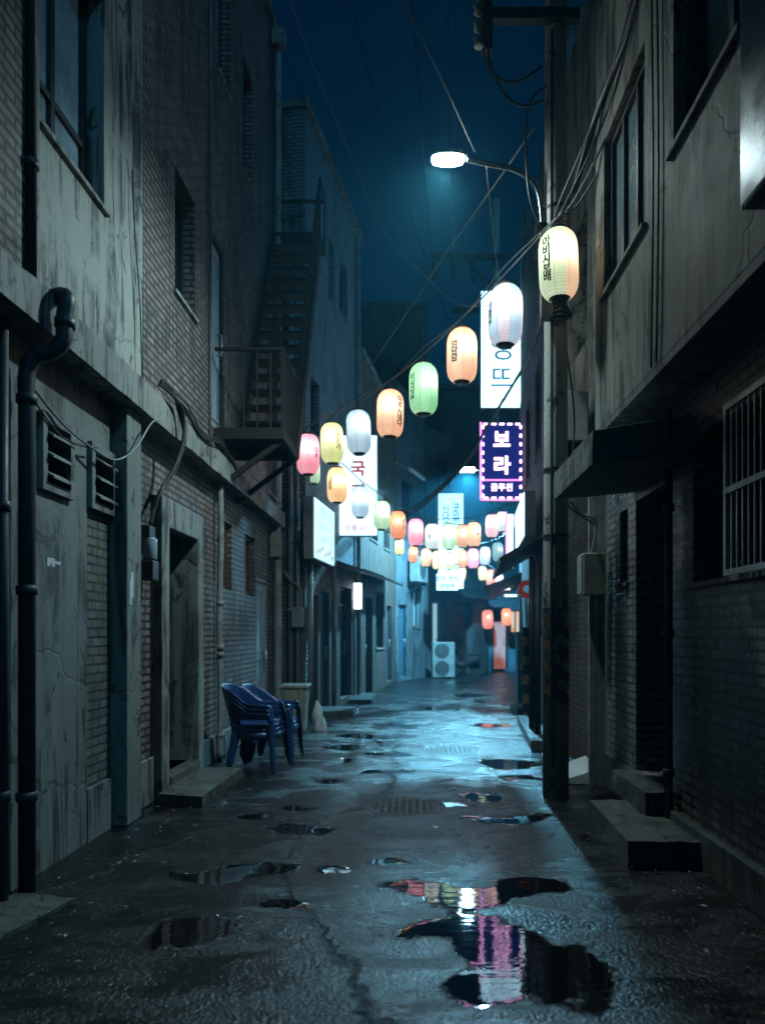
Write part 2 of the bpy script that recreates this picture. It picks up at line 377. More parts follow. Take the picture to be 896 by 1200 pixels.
def asphalt():
    m, n, l, b = mat_new('wet_asphalt')
    pos = geo_pos(n)
    at = n.new('ShaderNodeAttribute'); at.attribute_name = 'puddle'
    edge = nz(n, l, pos, 9, 7, 0.75, 0.6)
    f = mth(n, l, 'ADD', at.outputs['Fac'], mth(n, l, 'MULTIPLY', mth(n, l, 'SUBTRACT', edge, 0.5), 0.85))
    water = mapr(n, l, f, 0.0, 0.09); damp = mapr(n, l, f, -0.6, 0.05)
    big = nz(n, l, scalev(n, l, pos, (1, 0.6, 1)), 0.9, 5, 0.6, 0.5)
    agg = n.new('ShaderNodeTexVoronoi'); agg.inputs['Scale'].default_value = 50; l.new(pos, agg.inputs['Vector'])
    agg.inputs['Randomness'].default_value = 1.0
    grain = nz(n, l, pos, 80, 3, 0.75); mid = nz(n, l, pos, 24, 5, 0.7); film = nz(n, l, scalev(n, l, pos, (1, 2.0, 1)), 1.5, 6, 0.68, 0.7)
    c = mixc(n, l, mapr(n, l, big, 0.35, 0.65), (0.006, 0.0065, 0.007), (0.014, 0.0145, 0.015))
    sc_ = n.new('ShaderNodeSeparateColor'); l.new(agg.outputs['Color'], sc_.inputs[0])
    c = mixc(n, l, mapr(n, l, sc_.outputs[0], 0.93, 0.96, 0.0, 0.6), c, (0.05, 0.05, 0.05))
    c = mixc(n, l, damp, c, (0.006, 0.0065, 0.007)); c = mixc(n, l, water, c, (0.004, 0.004, 0.005))
    vo = n.new('ShaderNodeTexVoronoi'); vo.feature = 'DISTANCE_TO_EDGE'; vo.inputs['Scale'].default_value = 0.62
    wob = n.new('ShaderNodeTexNoise'); wob.inputs['Scale'].default_value = 2.4; wob.inputs['Detail'].default_value = 7; wob.inputs['Roughness'].default_value = 0.7; l.new(pos, wob.inputs['Vector'])
    l.new(mixc(n, l, 0.3, scalev(n, l, pos, (1, .6, 1)), wob.outputs['Color']), vo.inputs['Vector'])
    crk = mapr(n, l, vo.outputs['Distance'], 0.0, 0.012, 1.0, 0.0)
    c = mixc(n, l, mth(n, l, 'MULTIPLY', crk, 0.85), c, (0.003, 0.003, 0.003))
    l.new(c, b.inputs['Base Color'])
    wetr = mapr(n, l, film, 0.38, 0.60, 0.38, 0.18)
    r1 = mth(n, l, 'SUBTRACT', wetr, mth(n, l, 'MULTIPLY', damp, 0.05))
    mx = n.new('ShaderNodeMix'); l.new(water, mx.inputs[0]); l.new(r1, mx.inputs[2]); mx.inputs[3].default_value = 0.025
    l.new(mx.outputs[0], b.inputs['Roughness'])
    l.new(mapr(n, l, water, 0, 1, 0.40, 1.0), b.inputs['Specular IOR Level'])
    dry = mth(n, l, 'SUBTRACT', 1.0, water)
    flat = mapr(n, l, film, 0.42, 0.64, 1.0, 0.35)
    h = mth(n, l, 'ADD', mth(n, l, 'MULTIPLY', agg.outputs['Distance'], -0.8), mth(n, l, 'ADD', mth(n, l, 'MULTIPLY', grain, 0.5), mth(n, l, 'MULTIPLY', mid, 1.6)))
    h = mth(n, l, 'MULTIPLY', mth(n, l, 'SUBTRACT', mth(n, l, 'MULTIPLY', h, flat), mth(n, l, 'MULTIPLY', crk, 1.5)), dry)
    rip = nz(n, l, scalev(n, l, pos, (6, 18, 1)), 1.0, 3, 0.5)
    p = bump(n, l, b, h, 0.75, 0.009)
    bump(n, l, b, mth(n, l, 'MULTIPLY', rip, water), 0.10, 0.01, p)
    return m
M['asphalt'] = asphalt()

def paper(name, cols, k):
    """Lantern paper: gores of two colours, seams and fine hoops, lit through by its bulb."""
    m, n, l, b = mat_new(name)
    tc = n.new('ShaderNodeTexCoord').outputs['Object']
    sp = n.new('ShaderNodeSeparateXYZ'); l.new(tc, sp.inputs[0])
    ang = mth(n, l, 'ARCTAN2', sp.outputs[1], sp.outputs[0])
    g = mth(n, l, 'MULTIPLY', mth(n, l, 'ADD', mth(n, l, 'DIVIDE', ang, 2 * math.pi), 1.0), 8)
    seam = mapr(n, l, mth(n, l, 'ABSOLUTE', mth(n, l, 'SUBTRACT', mth(n, l, 'FRACT', g), 0.5)), 0.475, 0.492)
    odd = mth(n, l, 'GREATER_THAN', mth(n, l, 'MODULO', mth(n, l, 'FLOOR', g), 2.0), 0.5)
    hoop = mapr(n, l, mth(n, l, 'ABSOLUTE', mth(n, l, 'SUBTRACT', mth(n, l, 'FRACT', mth(n, l, 'MULTIPLY', sp.outputs[2], 40)), 0.5)), 0.36, 0.5)
    if name.startswith('mint_salmon'): odd = mth(n, l, 'GREATER_THAN', mth(n, l, 'SUBTRACT', sp.outputs[0], mth(n, l, 'MULTIPLY', sp.outputs[1], 0.36)), 0.03)
    fib = nz(n, l, tc, 30, 4, 0.6)
    c = mixc(n, l, odd, cols[0], cols[1])
    tie = mapr(n, l, nz(n, l, scalev(n, l, tc, (1, 1, 1.5)), 3.0, 2), 0.3, 0.7, 0.06, 0.42)
    c = mixc(n, l, tie, c, (0.9, 0.86, 0.78))
    c = mixc(n, l, mth(n, l, 'MULTIPLY', seam, 0.8), c, tuple(x * 0.25 for x in cols[0]))
    c = mixc(n, l, mth(n, l, 'MULTIPLY', hoop, 0.5), c, tuple(x * 0.35 for x in cols[0]))
    c = mixc(n, l, mapr(n, l, fib, 0.3, 0.8, 0.0, 0.25), c, tuple(x * 0.6 for x in cols[1]))
    n.remove(b)
    tr = n.new('ShaderNodeBsdfTranslucent'); df = n.new('ShaderNodeBsdfDiffuse'); em = n.new('ShaderNodeEmission')
    for s_ in (tr, df, em): l.new(c, s_.inputs['Color'])
    em.inputs['Strength'].default_value = k
    a0 = n.new('ShaderNodeMixShader'); a0.inputs[0].default_value = 0.3; l.new(tr.outputs[0], a0.inputs[1]); l.new(df.outputs[0], a0.inputs[2])
    rf = n.new('ShaderNodeBsdfRefraction'); rf.inputs['IOR'].default_value = 1.08; rf.inputs['Roughness'].default_value = 0.62; l.new(mixc(n, l, 0.5, c, (0.9, 0.88, 0.84)), rf.inputs['Color'])
    a = n.new('ShaderNodeMixShader'); a.inputs[0].default_value = 0.3; l.new(a0.outputs[0], a.inputs[1]); l.new(rf.outputs[0], a.inputs[2])
    ad = n.new('ShaderNodeAddShader'); l.new(a.outputs[0], ad.inputs[0]); l.new(em.outputs[0], ad.inputs[1])
    l.new(ad.outputs[0], n['Material Output'].inputs['Surface']); return m

# ------------------------------------------------------------------ writing
_TXT = {}
def text_mesh(txt, size, bold=0.0, line=1.0):
    key = (txt, size, bold, line)
    if key not in _TXT:
        cu = bpy.data.curves.new('lettering', 'FONT'); cu.body = txt; cu.size = size; cu.align_x = 'CENTER'; cu.align_y = 'CENTER'
        cu.space_line = line; cu.offset = bold; cu.resolution_u = 3
        o = bpy.data.objects.new('lettering', cu); COL.objects.link(o)
        dg = bpy.context.evaluated_depsgraph_get(); ev = o.evaluated_get(dg)
        me = ev.to_mesh(); vs = [tuple(v.co) for v in me.vertices]; fs = [tuple(p.vertices) for p in me.polygons]
        ev.to_mesh_clear(); bpy.data.objects.remove(o); bpy.data.curves.remove(cu)
        _TXT[key] = (vs, fs)
    return _TXT[key]

def text_on(mb, txt, size, place, bold=0.0, line=1.0, mi=0):
    """place(x, y) -> world point; x right and y up on the face."""
    vs, fs = text_mesh(txt, size, bold, line)
    mb.add([place(v[0], v[1]) for v in vs], fs, mi)

# ------------------------------------------------------------------ the ground
def build_road():
    ys = [1.2]
    while ys[-1] < 36: ys.append(ys[-1] + max(0.018, 0.0075 * ys[-1]))
    ys = np.array(ys); xs = np.concatenate([np.arange(-2.9, 2.7, 0.028), np.arange(2.7, 9, 0.12)])
    X, Y = np.meshgrid(xs, ys)
    pud = [(512, 1082, 58, 14), (572, 1108, 46, 34), (640, 1140, 58, 26), (566, 1152, 56, 22), (600, 1120, 40, 40),
           (556, 1043, 92, 13), (625, 1038, 40, 8), (340, 973, 34, 6), (298, 957, 22, 4), (205, 1090, 60, 15), (262, 1023, 70, 9),
           (600, 959, 50, 5), (556, 934, 26, 6), (500, 944, 50, 5), (350, 948, 22, 3.5), (450, 884, 34, 3), (590, 895, 34, 4.5), (610, 912, 28, 4),
           (400, 877, 22, 3), (420, 862, 24, 2.5), (520, 830, 26, 2), (550, 815, 22, 1.8), (470, 905, 18, 2.5), (385, 915, 16, 2.5),
           (395, 1020, 24, 5), (455, 1010, 22, 4), (480, 850, 26, 2), (535, 800, 20, 1.5), (440, 905, 16, 2), (575, 850, 18, 2), (700, 985, 16, 5), (330, 1060, 26, 5)]
    wx = fbm(X * 2.6, Y * 2.6, 5) * 0.95; wy = fbm(X * 2.6 + 40, Y * 2.6 + 80, 5) * 0.95
    f = np.full(X.shape, -2.0)
    for cx, cy, hw, hh in pud:
        yc = 1275 / (cy - HY); xc = (cx - CX) * yc / F; rx = hw * yc / F; ry = yc * yc / 1275 * hh
        s = min(1.0, rx * 1.6)
        d = 0.88 * np.sqrt(((X + wx * s - xc) / rx) ** 2 + ((Y + wy * s - yc) / ry) ** 2)
        f = np.maximum(f, 1 - d)
    f = f + 0.95 * fbm(X * 3.6 + 5, Y * 2.6, 5)
    lowp = fbm(X * 1.3 + 90, Y * 0.7 + 31, 5) * 2.4 - 0.46 + 0.7 * fbm(X * 5, Y * 5, 4)
    f = np.maximum(f, np.clip(lowp, -1, 0.25)); f = np.clip(f, -1, 1)
    h = 0.034 * fbm(X * 0.9, Y * 0.55, 3) + 0.010 * fbm(X * 2.2, Y * 3.6, 3) + 0.0015 * fbm(X * 18, Y * 18, 2)
    wet = np.clip((f + 0.04) / 0.16, 0, 1); wet = wet * wet * (3 - 2 * wet)
    Z = (h + 0.004) * (1 - wet) - 0.002 * wet
    Z = np.where(Y > 1.3, Z, -0.02)
    nx, ny = len(xs), len(ys)
    me = bpy.data.meshes.new('road')
    co = np.stack([X, Y, Z], -1).reshape(-1, 3)
    i = np.arange(nx * ny).reshape(ny, nx)
    q = np.stack([i[:-1, :-1], i[:-1, 1:], i[1:, 1:], i[1:, :-1]], -1).reshape(-1, 4)
    me.from_pydata(co.tolist(), [], q.tolist())
    a = me.attributes.new('puddle', 'FLOAT', 'POINT'); a.data.foreach_set('value', f.reshape(-1).astype(np.float32))
    me.polygons.foreach_set('use_smooth', [True] * len(me.polygons)); me.materials.append(M['asphalt']); me.update()
    o = bpy.data.objects.new('road', me); COL.objects.link(o)
    return tag(o, 'wet cracked asphalt road of the alley with puddles', 'road', kind='structure')
build_road()
g = MB().add([(-300, -200, -0.04), (300, -200, -0.04), (300, 400, -0.04), (-300, 400, -0.04)], [(0, 1, 2, 3)])
tag(obj('ground', g, M['asphalt']), 'dark ground around and behind the alley', 'ground', kind='structure')

# ------------------------------------------------------------------ building pieces
def window(fr, u0, u1, z0, z1, parent, w=-0.14, fm='frame', gm='glass', bars=(1,), cross=(), t=0.045, sill=True, sillm='conc_trim'):
    f = MB()
    f.box(u0, u0 + t, w - .03, w + .03, z0, z1, fr).box(u1 - t, u1, w - .03, w + .03, z0, z1, fr)
    f.box(u0 + t, u1 - t, w - .03, w + .03, z0, z0 + t, fr).box(u0 + t, u1 - t, w - .03, w + .03, z1 - t, z1, fr)
    for k in range(bars[0]):
        c = u0 + (u1 - u0) * (k + 1) / (bars[0] + 1)
        f.box(c - t * .45, c + t * .45, w - .026, w + .026, z0 + t, z1 - t, fr)
    for k in cross:
        c = z0 + (z1 - z0) * k
        f.box(u0 + t, u1 - t, w - .024, w + .024, c - t * .4, c + t * .4, fr)
    o = obj('window', f, M[fm], parent)
    p = MB().box(u0 + t * .5, u1 - t * .5, w - .012, w - .004, z0 + t * .5, z1 - t * .5, fr)
    obj('pane', p, M[gm], o)
    if sill:
        obj('sill', MB().box(u0 - .04, u1 + .04, -.14, .035, z0 - .04, z0 - .002, fr), M[sillm], o, bevel=.006)
    return o

def door(fr, u0, u1, z0, z1, parent, w=-0.4, dm='door_dk', fm='frame', panels=2, transom=0.0, hand=1, ft=0.05):
    d = MB(); top = z1 - transom
    d.box(u0 + ft, u1 - ft, w - .03, w, z0, top - ft, fr)
    hgt = (top - z0 - .2) / panels
    for k in range(panels):
        a = z0 + .12 + k * hgt
        d.panel(fr, u0 + ft + .06, u1 - ft - .06, a, a + hgt - .08, [(u0 + ft + .1, u1 - ft - .1, a + .04, a + hgt - .12)], w + .001, w + .014)
    o = obj('door', d, M[dm], parent)
    f = MB().box(u0, u0 + ft, w - .04, w + .04, z0, z1, fr).box(u1 - ft, u1, w - .04, w + .04, z0, z1, fr).box(u0 + ft, u1 - ft, w - .04, w + .04, z1 - ft, z1, fr)
    if transom: f.box(u0 + ft, u1 - ft, w - .04, w + .04, top - ft, top, fr)
    obj('door_frame', f, M[fm], o)
    if transom: obj('transom_pane', MB().box(u0 + ft, u1 - ft, w - .01, w, top, z1 - ft, fr), M['glass'], o)
    hu = u1 - ft - .1 if hand > 0 else u0 + ft + .1
    obj('handle', MB().tube([fr.pt(hu, w + .0, z0 + .95), fr.pt(hu, w + .06, z0 + .95), fr.pt(hu, w + .06, z0 + 1.2), fr.pt(hu, w, z0 + 1.2)], .012, 6), M['alu'], o, smooth=True)
    return o

def shutter(fr, u0, u1, z0, z1, parent, w=-.12, mat='shutter'):
    s = MB(); n = int((z1 - z0) / .075)
    pr = []
    for k in range(n):
        a = z0 + k * .075
        pr += [(w, a), (w + .018, a + .02), (w + .018, a + .055), (w, a + .0745)]
    vs = []; fs = []
    for i, (ww, zz) in enumerate(pr): vs += [fr.pt(u0, ww, zz), fr.pt(u1, ww, zz)]
    for i in range(len(pr) - 1): fs.append((2 * i, 2 * i + 1, 2 * i + 3, 2 * i + 2))
    s.add(vs, fs); return obj('roller_shutter', s, M[mat], parent)

def pipe_bands(mb, x, y, zs, r):
    for z in zs: mb.lathe([(r, -.03), (r + .012, -.025), (r + .012, .025), (r, .03)], 12, (x, y, z))

# ================================================================== LEFT: brick and concrete house
LF = Frame(-2.32, 0, 0, 1, True)
house = thing('brick_house', (-2.32, 8, 0), 'long weathered brick and concrete house along the left side, concrete ledge over its ground floor', 'building')
w1 = (4.46, 5.48, 4.7, 6.3); w2 = (7.12, 7.78, 4.87, 6.1); ud = (8.36, 9.0, 3.93, 6.2)
wA = (8.96, 9.42, 2.05, 2.9); wB = (10.16, 10.8, 2.04, 2.9); pd = (10.92, 11.75, 0.0, 2.36); ld = (6.67, 7.58, 0.18, 2.47)
w3 = (8.75, 9.3, 8.3, 9.9); w4 = (10.0, 10.6, 7.9, 9.5)
v1 = (4.54, 4.9, 2.43, 2.86); v2 = (5.23, 5.6, 2.43, 2.85)
obj('brick_wall', MB().panel(LF, 3.2, 4.36, 3.4, 11.5, (), -.5, .03), M['brick_l'], house)
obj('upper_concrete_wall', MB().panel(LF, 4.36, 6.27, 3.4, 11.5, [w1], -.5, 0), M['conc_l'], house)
obj('upper_brick_wall', MB().panel(LF, 6.285, 12.2, 3.4, 11.5, [w2, ud, w3, w4], -.5, 0), M['brick_l'], house)
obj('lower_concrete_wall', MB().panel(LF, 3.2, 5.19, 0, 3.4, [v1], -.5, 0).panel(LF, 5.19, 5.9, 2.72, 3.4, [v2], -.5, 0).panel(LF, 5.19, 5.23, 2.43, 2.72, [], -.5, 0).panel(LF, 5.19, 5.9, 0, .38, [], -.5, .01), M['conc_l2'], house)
obj('brick_panel', MB().panel(LF, 5.19, 5.9, .38, 2.43, [], -.5, -.02).panel(LF, 5.6, 5.9, 2.43, 2.72, [], -.5, -.02), M['brick_grey'], house)
obj('lower_brick_wall', MB().panel(LF, 5.9, 12.2, 0, 3.4, [ld, wA, wB, pd], -.5, -.01), M['brick_l'], house)
obj('plinth', MB().box(7.8, 10.9, -.01, .03, 0, .3, LF).box(5.92, 6.46, -.01, .03, 0, .4, LF), M['conc_trim'], house, bevel=.008)
obj('house_body', MB().box(3.2, 12.2, -6, -.5, 0, 11.5, LF), M['brick_l'], house)
obj('parapet', MB().box(3.1, 12.26, -.5, .08, 11.5, 11.68, LF), M['conc_trim'], house, bevel=.01)
# ledge with a slightly broken edge
lm = MB(); ny = 90
for i in range(ny):
    a, b = 3.2 + 9.0 * i / ny, 3.2 + 9.0 * (i + 1) / ny
    def prof(y):
        j = (float(vn(np.array([y * 7.0]), np.array([1.5]))[0]) - .5) * .03; k = max(0, float(vn(np.array([y * 3.3]), np.array([9.5]))[0]) - .62) * .12
        return [(-.05, 3.27), (.195 + j * .3, 3.27 + j * .4), (.20 + j * .3 - k, 3.51 + j * .3 - k * .3), (.17 + j - k, 3.535), (-.05, 3.56)]
    pa, pb = prof(a), prof(b); vs = [LF.pt(a, w, z) for w, z in pa] + [LF.pt(b, w, z) for w, z in pb]
    lm.add(vs, [(k, k + 1, k + 6, k + 5) for k in range(4)] + ([(4, 3, 2, 1, 0)] if i == 0 else []) + ([(5, 6, 7, 8, 9)] if i == ny - 1 else []))
obj('ledge', lm, M['conc_trim'], house)
obj('pilaster', MB().box(5.6 + .02, 5.92, -.02, .12, 0, 3.27, LF), M['conc_l2'], house, bevel=.012)
obj('pilaster', MB().box(4.36, 4.44, 0, .05, 3.56, 11.4, LF), M['conc_dark'], house, bevel=.01)
window(LF, *w1, house, w=-.16, gm='glass_b', bars=(1,), cross=(.28,), t=.06)
window(LF, *w2, house, w=-.16, gm='glass', bars=(1,), sillm='conc_l')
window(LF, *w3, house, gm='glass'); window(LF, *w4, house, gm='glass')
window(LF, *wA, house, w=-.1, fm='wood', gm='black', bars=(0,), t=.06, sill=False); window(LF, *wB, house, w=-.1, fm='wood', gm='black', bars=(1,), t=.06, sill=False)
for u0, u1, z0, z1 in (v1, v2):
    f = MB().panel(LF, u0 - .03, u1 + .03, z0 - .03, z1 + .03, [(u0 + .025, u1 - .025, z0 + .025, z1 - .025)], -.1, .035)
    o = obj('louvre_vent', f, M['conc_dark'], house)
    for k in range(3):
        z = z0 + .05 + k * .13
        obj('louvre', MB().hexa([LF.pt(u0 + .03, -.09, z + .1), LF.pt(u1 - .03, -.09, z + .1), LF.pt(u1 - .03, .07, z), LF.pt(u0 + .03, .07, z),
            LF.pt(u0 + .03, -.09, z + .112), LF.pt(u1 - .03, -.09, z + .112), LF.pt(u1 - .03, .07, z + .014), LF.pt(u0 + .03, .07, z + .014)]), M['conc_trim'], o)
    obj('vent_back', MB().box(u0, u1, -.14, -.101, z0, z1, LF), M['black'], o)
# the deep ground floor doorway
dr = door(LF, 6.69, 7.56, .18, 2.46, house, w=-.42, dm='door_dk', panels=2, ft=.06)
sur = MB().box(6.48, 6.67, -.02, .1, 0, 2.74, LF).box(7.58, 7.77, -.02, .1, 0, 2.74, LF).box(6.67, 7.58, -.02, .1, 2.47, 2.74, LF)
obj('door_surround', sur, M['conc_trim'], house, bevel=.012)
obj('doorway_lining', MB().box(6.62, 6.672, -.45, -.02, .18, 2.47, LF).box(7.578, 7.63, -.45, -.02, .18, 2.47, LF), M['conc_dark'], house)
obj('threshold', MB().box(6.672, 7.578, -.5, .12, 0, .18, LF), M['step'], house, bevel=.01)
door(LF, 10.94, 11.73, .02, 2.35, house, w=-.06, dm='door_pale', fm='frame_w', panels=2)
door(LF, ud[0] + .01, ud[1] - .01, ud[2], ud[3], house, w=-.05, dm='door_pale', fm='frame', panels=1)
tag(worn(obj('stone_step', MB().hexa([(-2.21, 6.32, -.02), (-1.80, 6.24, -.02), (-1.76, 7.55, -.02), (-2.21, 7.55, -.02), (-2.21, 6.32, .10), (-1.80, 6.24, .095), (-1.76, 7.55, .10), (-2.21, 7.55, .105)]), M['step'])),
    'low worn concrete step in front of the deep doorway on the left', 'step')
tag(worn(obj('kerb_slab', MB().hexa([(-2.30, 3.3, -.03), (-2.05, 3.3, -.03), (-1.88, 4.05, -.03), (-2.25, 4.12, -.03), (-2.30, 3.3, .026), (-2.05, 3.3, .022), (-1.88, 4.05, .024), (-2.25, 4.12, .028)]), M['step'])),
    'cracked flat stone slab at the foot of the big black drainpipe', 'slab')

# pipes on the left house
pp = spline([(-2.30, 4.42, 3.49), (-2.16, 4.38, 3.53), (-2.045, 4.3, 3.49), (-2.045, 4.28, 3.36), (-2.05, 4.27, 3.22), (-2.12, 4.25, 3.14), (-2.19, 4.23, 3.12), (-2.235, 4.22, 3.02), (-2.235, 4.22, 2.8)], 6) + [Vector((-2.235, 4.22, 0.0))]
m = MB().tube(pp, .047, 14); pipe_bands(m, -2.235, 4.22, (2.86, 1.75, .55), .047)
m.lathe([(.047, -.03), (.058, -.028), (.058, .028), (.047, .03)], 14, (-2.045, 4.285, 3.33))
tag(obj('drainpipe', m, M['pipe'], smooth=True, loc=(-2.235, 4.22, 0)), 'thick black drainpipe with a double elbow over the concrete ledge', 'pipe')
m = MB().tube([(-2.25, 4.0, 0), (-2.25, 4.0, 3.2)], .028, 10); pipe_bands(m, -2.25, 4.0, (.6, 2.2), .028)
tag(obj('conduit_pipe', m, M['pipe'], smooth=True, loc=(-2.22, 4, 0)), 'slim dark pipe left of the elbowed drainpipe, at the photo edge', 'pipe')
m = MB().tube([(-2.27, 4.33, 3.56), (-2.27, 4.33, 9.5)], .035, 8); pipe_bands(m, -2.27, 4.33, (4.3, 5.6), .035)
tag(obj('conduit_pipe', m, M['pipe'], smooth=True, loc=(-2.27, 4.33, 3.56)), 'dark upright pipe between brick and concrete above the ledge', 'pipe')
m = MB().tube(spline([(-2.25, 8.5, 0), (-2.245, 8.53, .8), (-2.255, 8.52, 1.7), (-2.23, 8.5, 2.6), (-2.24, 8.5, 3.26)], 5), .035, 10); pipe_bands(m, -2.245, 8.525, (.3, 1.25, 1.33, 1.85, 2.6), .034)
tag(obj('gas_pipe', m, M['pipe_g'], smooth=True, loc=(-2.25, 8.5, 0)), 'thin crooked grey pipe on the brick wall behind the blue chairs', 'pipe')
m = MB().tube([(-2.2, 11.95, 0), (-2.2, 11.95, 10.9), (-2.2, 11.98, 11.2)], .06, 12); pipe_bands(m, -2.2, 11.95, (.5, 1.6, 2.9, 4.5, 6.5, 8.5, 10.2), .06)
m.box(-2.28, -2.08, 11.85, 12.05, 11.15, 11.4)
m.box(-2.3, -2.13, 11.8, 12.0, 2.75, 3.15)
tag(obj('downpipe', m, M['pipe_g'], loc=(-2.2, 11.95, 0)), 'tall grey downpipe at the far corner of the brick house beside the fire stairs', 'pipe')
m = MB().tube([(-2.29, 8.28, 3.56), (-2.29, 8.28, 11.4)], .014, 6)
tag(obj('conduit', m, M['cable'], loc=(-2.29, 8.28, 3.56)), 'thin black conduit up the brick left of the upstairs door', 'conduit')

# meter by the doorway and cables along the ledge
mt = thing('electric_meter', (-2.25, 6.2, 1.95), 'small electric meter with a glass front beside the deep doorway', 'meter')
obj('case', MB().box(-2.31, -2.19, 6.15, 6.3, 1.95, 2.12), M['steel'], mt, bevel=.01); obj('top_case', MB().box(-2.31, -2.22, 6.15, 6.3, 2.32, 2.42), M['steel'], mt, bevel=.01)
obj('glass_cover', MB().lathe([(.05, 0), (.06, .02), (.06, .18), (.05, .2)], 12, (-2.24, 6.22, 2.12)), M['glass_b'], mt, smooth=True)
def cable(name, pts, r, label, mat='cable', n=6):
    pts = [Vector(p) for p in pts]
    return tag(obj(name, MB().tube(pts, r, n), M[mat], smooth=True, loc=tuple(pts[0])), label, 'cable')
m = MB()
for k in range(3):
    j = .02 * k
    m.tube(spline([(-2.10 + j * .4, 6.05, 3.57 + j), (-2.07, 6.25 + j, 3.56 + j), (-2.05 - j, 6.5, 3.5), (-2.06, 6.55 + j, 3.25), (-2.12, 6.45 + j, 2.95), (-2.2 + j * .3, 6.3, 2.7), (-2.24, 6.22 + j * .5, 2.43)], 7), .013, 6)
tag(obj('meter_cable', m, M['cable'], smooth=True, loc=(-2.24, 6.22, 2.43)), 'black cable bundle looping off the ledge down to the electric meter', 'cable')
m = MB()
for k in range(4):
    a = random.uniform(-.03, .03)
    m.tube(spline([(-2.1, 6.1, 3.58 + .012 * k), (-2.08 + a, 6.7, 3.60 + a), (-2.1, 7.3, 3.50 + a), (-2.075, 7.9 + a, 3.62 - .02 * k), (-2.1 + a, 8.4, 3.55), (-2.06, 8.9, 3.40 + a), (-2.1, 9.6, 3.58), (-2.09, 11.8, 3.57)], 6), .008 + .003 * (k % 2), 5)
tag(obj('ledge_cable', m, M['cable'], smooth=True, loc=(-2.1, 6.1, 3.58)), 'tangled run of thin cables lying along the concrete ledge', 'cable')
cable('slack_wire', spline([(-2.28, 4.32, 3.0), (-2.26, 4.7, 2.86), (-2.24, 5.1, 2.80), (-2.2, 5.4, 2.79), (-2.14, 5.62, 2.93), (-2.12, 5.9, 3.2), (-2.12, 6.1, 3.3)], 7), .008, 'slack wire hanging over the louvre vents on the left wall', 'cable_g')
cable('loose_wire', spline([(-2.28, 4.4, 2.9), (-2.27, 4.7, 2.78), (-2.26, 5.0, 2.79), (-2.25, 5.2, 2.83)], 6), .006, 'short loose wire between the two louvre vents')
cable('hanging_wire', spline([(-2.29, 5.95, 5.3), (-2.28, 5.99, 4.8), (-2.27, 6.08, 4.2), (-2.27, 6.12, 3.6)], 6), .006, 'thin wire hanging down the pale concrete near the brick joint')

m = MB().panel(LF, 5.66, 5.74, 1.72, 1.98, [(5.70, 5.74, 1.72, 1.78), (5.66, 5.68, 1.92, 1.98)], .121, .124)
tag(obj('torn_notice', m, M['paper_note'], loc=(-2.2, 5.7, 1.72)), 'torn pale blue notice stuck on the concrete pilaster left of the deep doorway', 'notice')
m = MB().panel(LF, 4.62, 4.72, 1.93, 1.985, [(4.66, 4.68, 1.93, 1.95)], .001, .003).panel(LF, 4.72, 4.8, 1.95, 1.97, [], .001, .003)
tag(obj('paper_scrap', m, M['paper_note'], loc=(-2.32, 4.7, 1.93)), 'small white paper scrap left on the lower concrete wall by the drainpipe', 'notice')
# ------------------------------------------------------------------ fire escape
PZ, Y0, Y1, XO = 3.91, 8.5, 9.6, -1.5
fe = thing('fire_escape', (-1.9, 8.5, PZ), 'rusty steel fire escape with a railed platform and steep open stairs on the brick house', 'fire escape')
obj('platform', MB().box(-2.31, XO, Y0, Y1, PZ - .02, PZ).box(-2.31, XO, Y0, Y0 + .06, PZ - .13, PZ - .021).box(XO - .05, XO, Y0 + .061, Y1, PZ - .13, PZ - .021).box(-2.31, XO - .051, Y1 - .06, Y1, PZ - .13, PZ - .021), M['rust'], fe)
for y in (Y0 + .08, Y1 - .08):
    obj('brace', MB().bar((XO + -.05, y, PZ - .15), (-2.3, y, PZ - .7), .05, .06), M['rust'], fe)
rl = MB(); RZ = PZ + .93
rl.bar((-2.31, Y0 + .03, RZ), (XO, Y0 + .03, RZ), .045, .035)
for k in range(4): rl.bar((-1.97 + .157 * k, Y0 + .03, PZ), (-1.97 + .157 * k, Y0 + .03, RZ), .018, .018)
obj('railing', rl, M['rust'], fe)
rl = MB().bar((XO - .025, Y0 + .02, RZ + .005), (XO - .025, Y1, RZ + .005), .035, .05)
for k in range(8): rl.bar((XO - .025, Y0 + .04 + k * .145, PZ), (XO - .025, Y0 + .04 + k * .145, RZ), .022, .022)
obj('railing', rl, M['rust'], fe)
SZ0, SZ1, SY0, SY1 = PZ, 8.15, 9.62, 12.05
for x in (-2.25, XO - .02):
    obj('stringer', MB().bar((x, SY0 - .05, SZ0 - .05), (x, SY1, SZ1 - .05), .05, .2), M['rust'], fe)
nt = 16
for k in range(nt):
    t = (k + .6) / nt; y = SY0 + (SY1 - SY0) * t; z = SZ0 + (SZ1 - SZ0) * t
    obj('tread', MB().box(-2.22, XO - .05, y - .12, y + .12, z - .02, z + .02), M['rust'], fe)
hr = MB().bar((XO - .02, SY0, SZ0 + .9), (XO - .02, SY1, SZ1 + .9), .04, .04).bar((XO - .02, SY0, SZ0 + .5), (XO - .02, SY1, SZ1 + .5), .03, .03)
for k in range(13):
    t = k / 12; hr.bar((XO - .02, SY0 + (SY1 - SY0) * t, SZ0 + (SZ1 - SZ0) * t), (XO - .02, SY0 + (SY1 - SY0) * t, SZ0 + (SZ1 - SZ0) * t + .9), .022, .022)
obj('handrail', hr, M['rust'], fe)
obj('upper_landing', MB().box(-2.31, XO, SY1, SY1 + .68, SZ1 - .03, SZ1).box(-2.31, XO, SY1, SY1 + .05, SZ1 - .16, SZ1 - .031), M['rust'], fe)
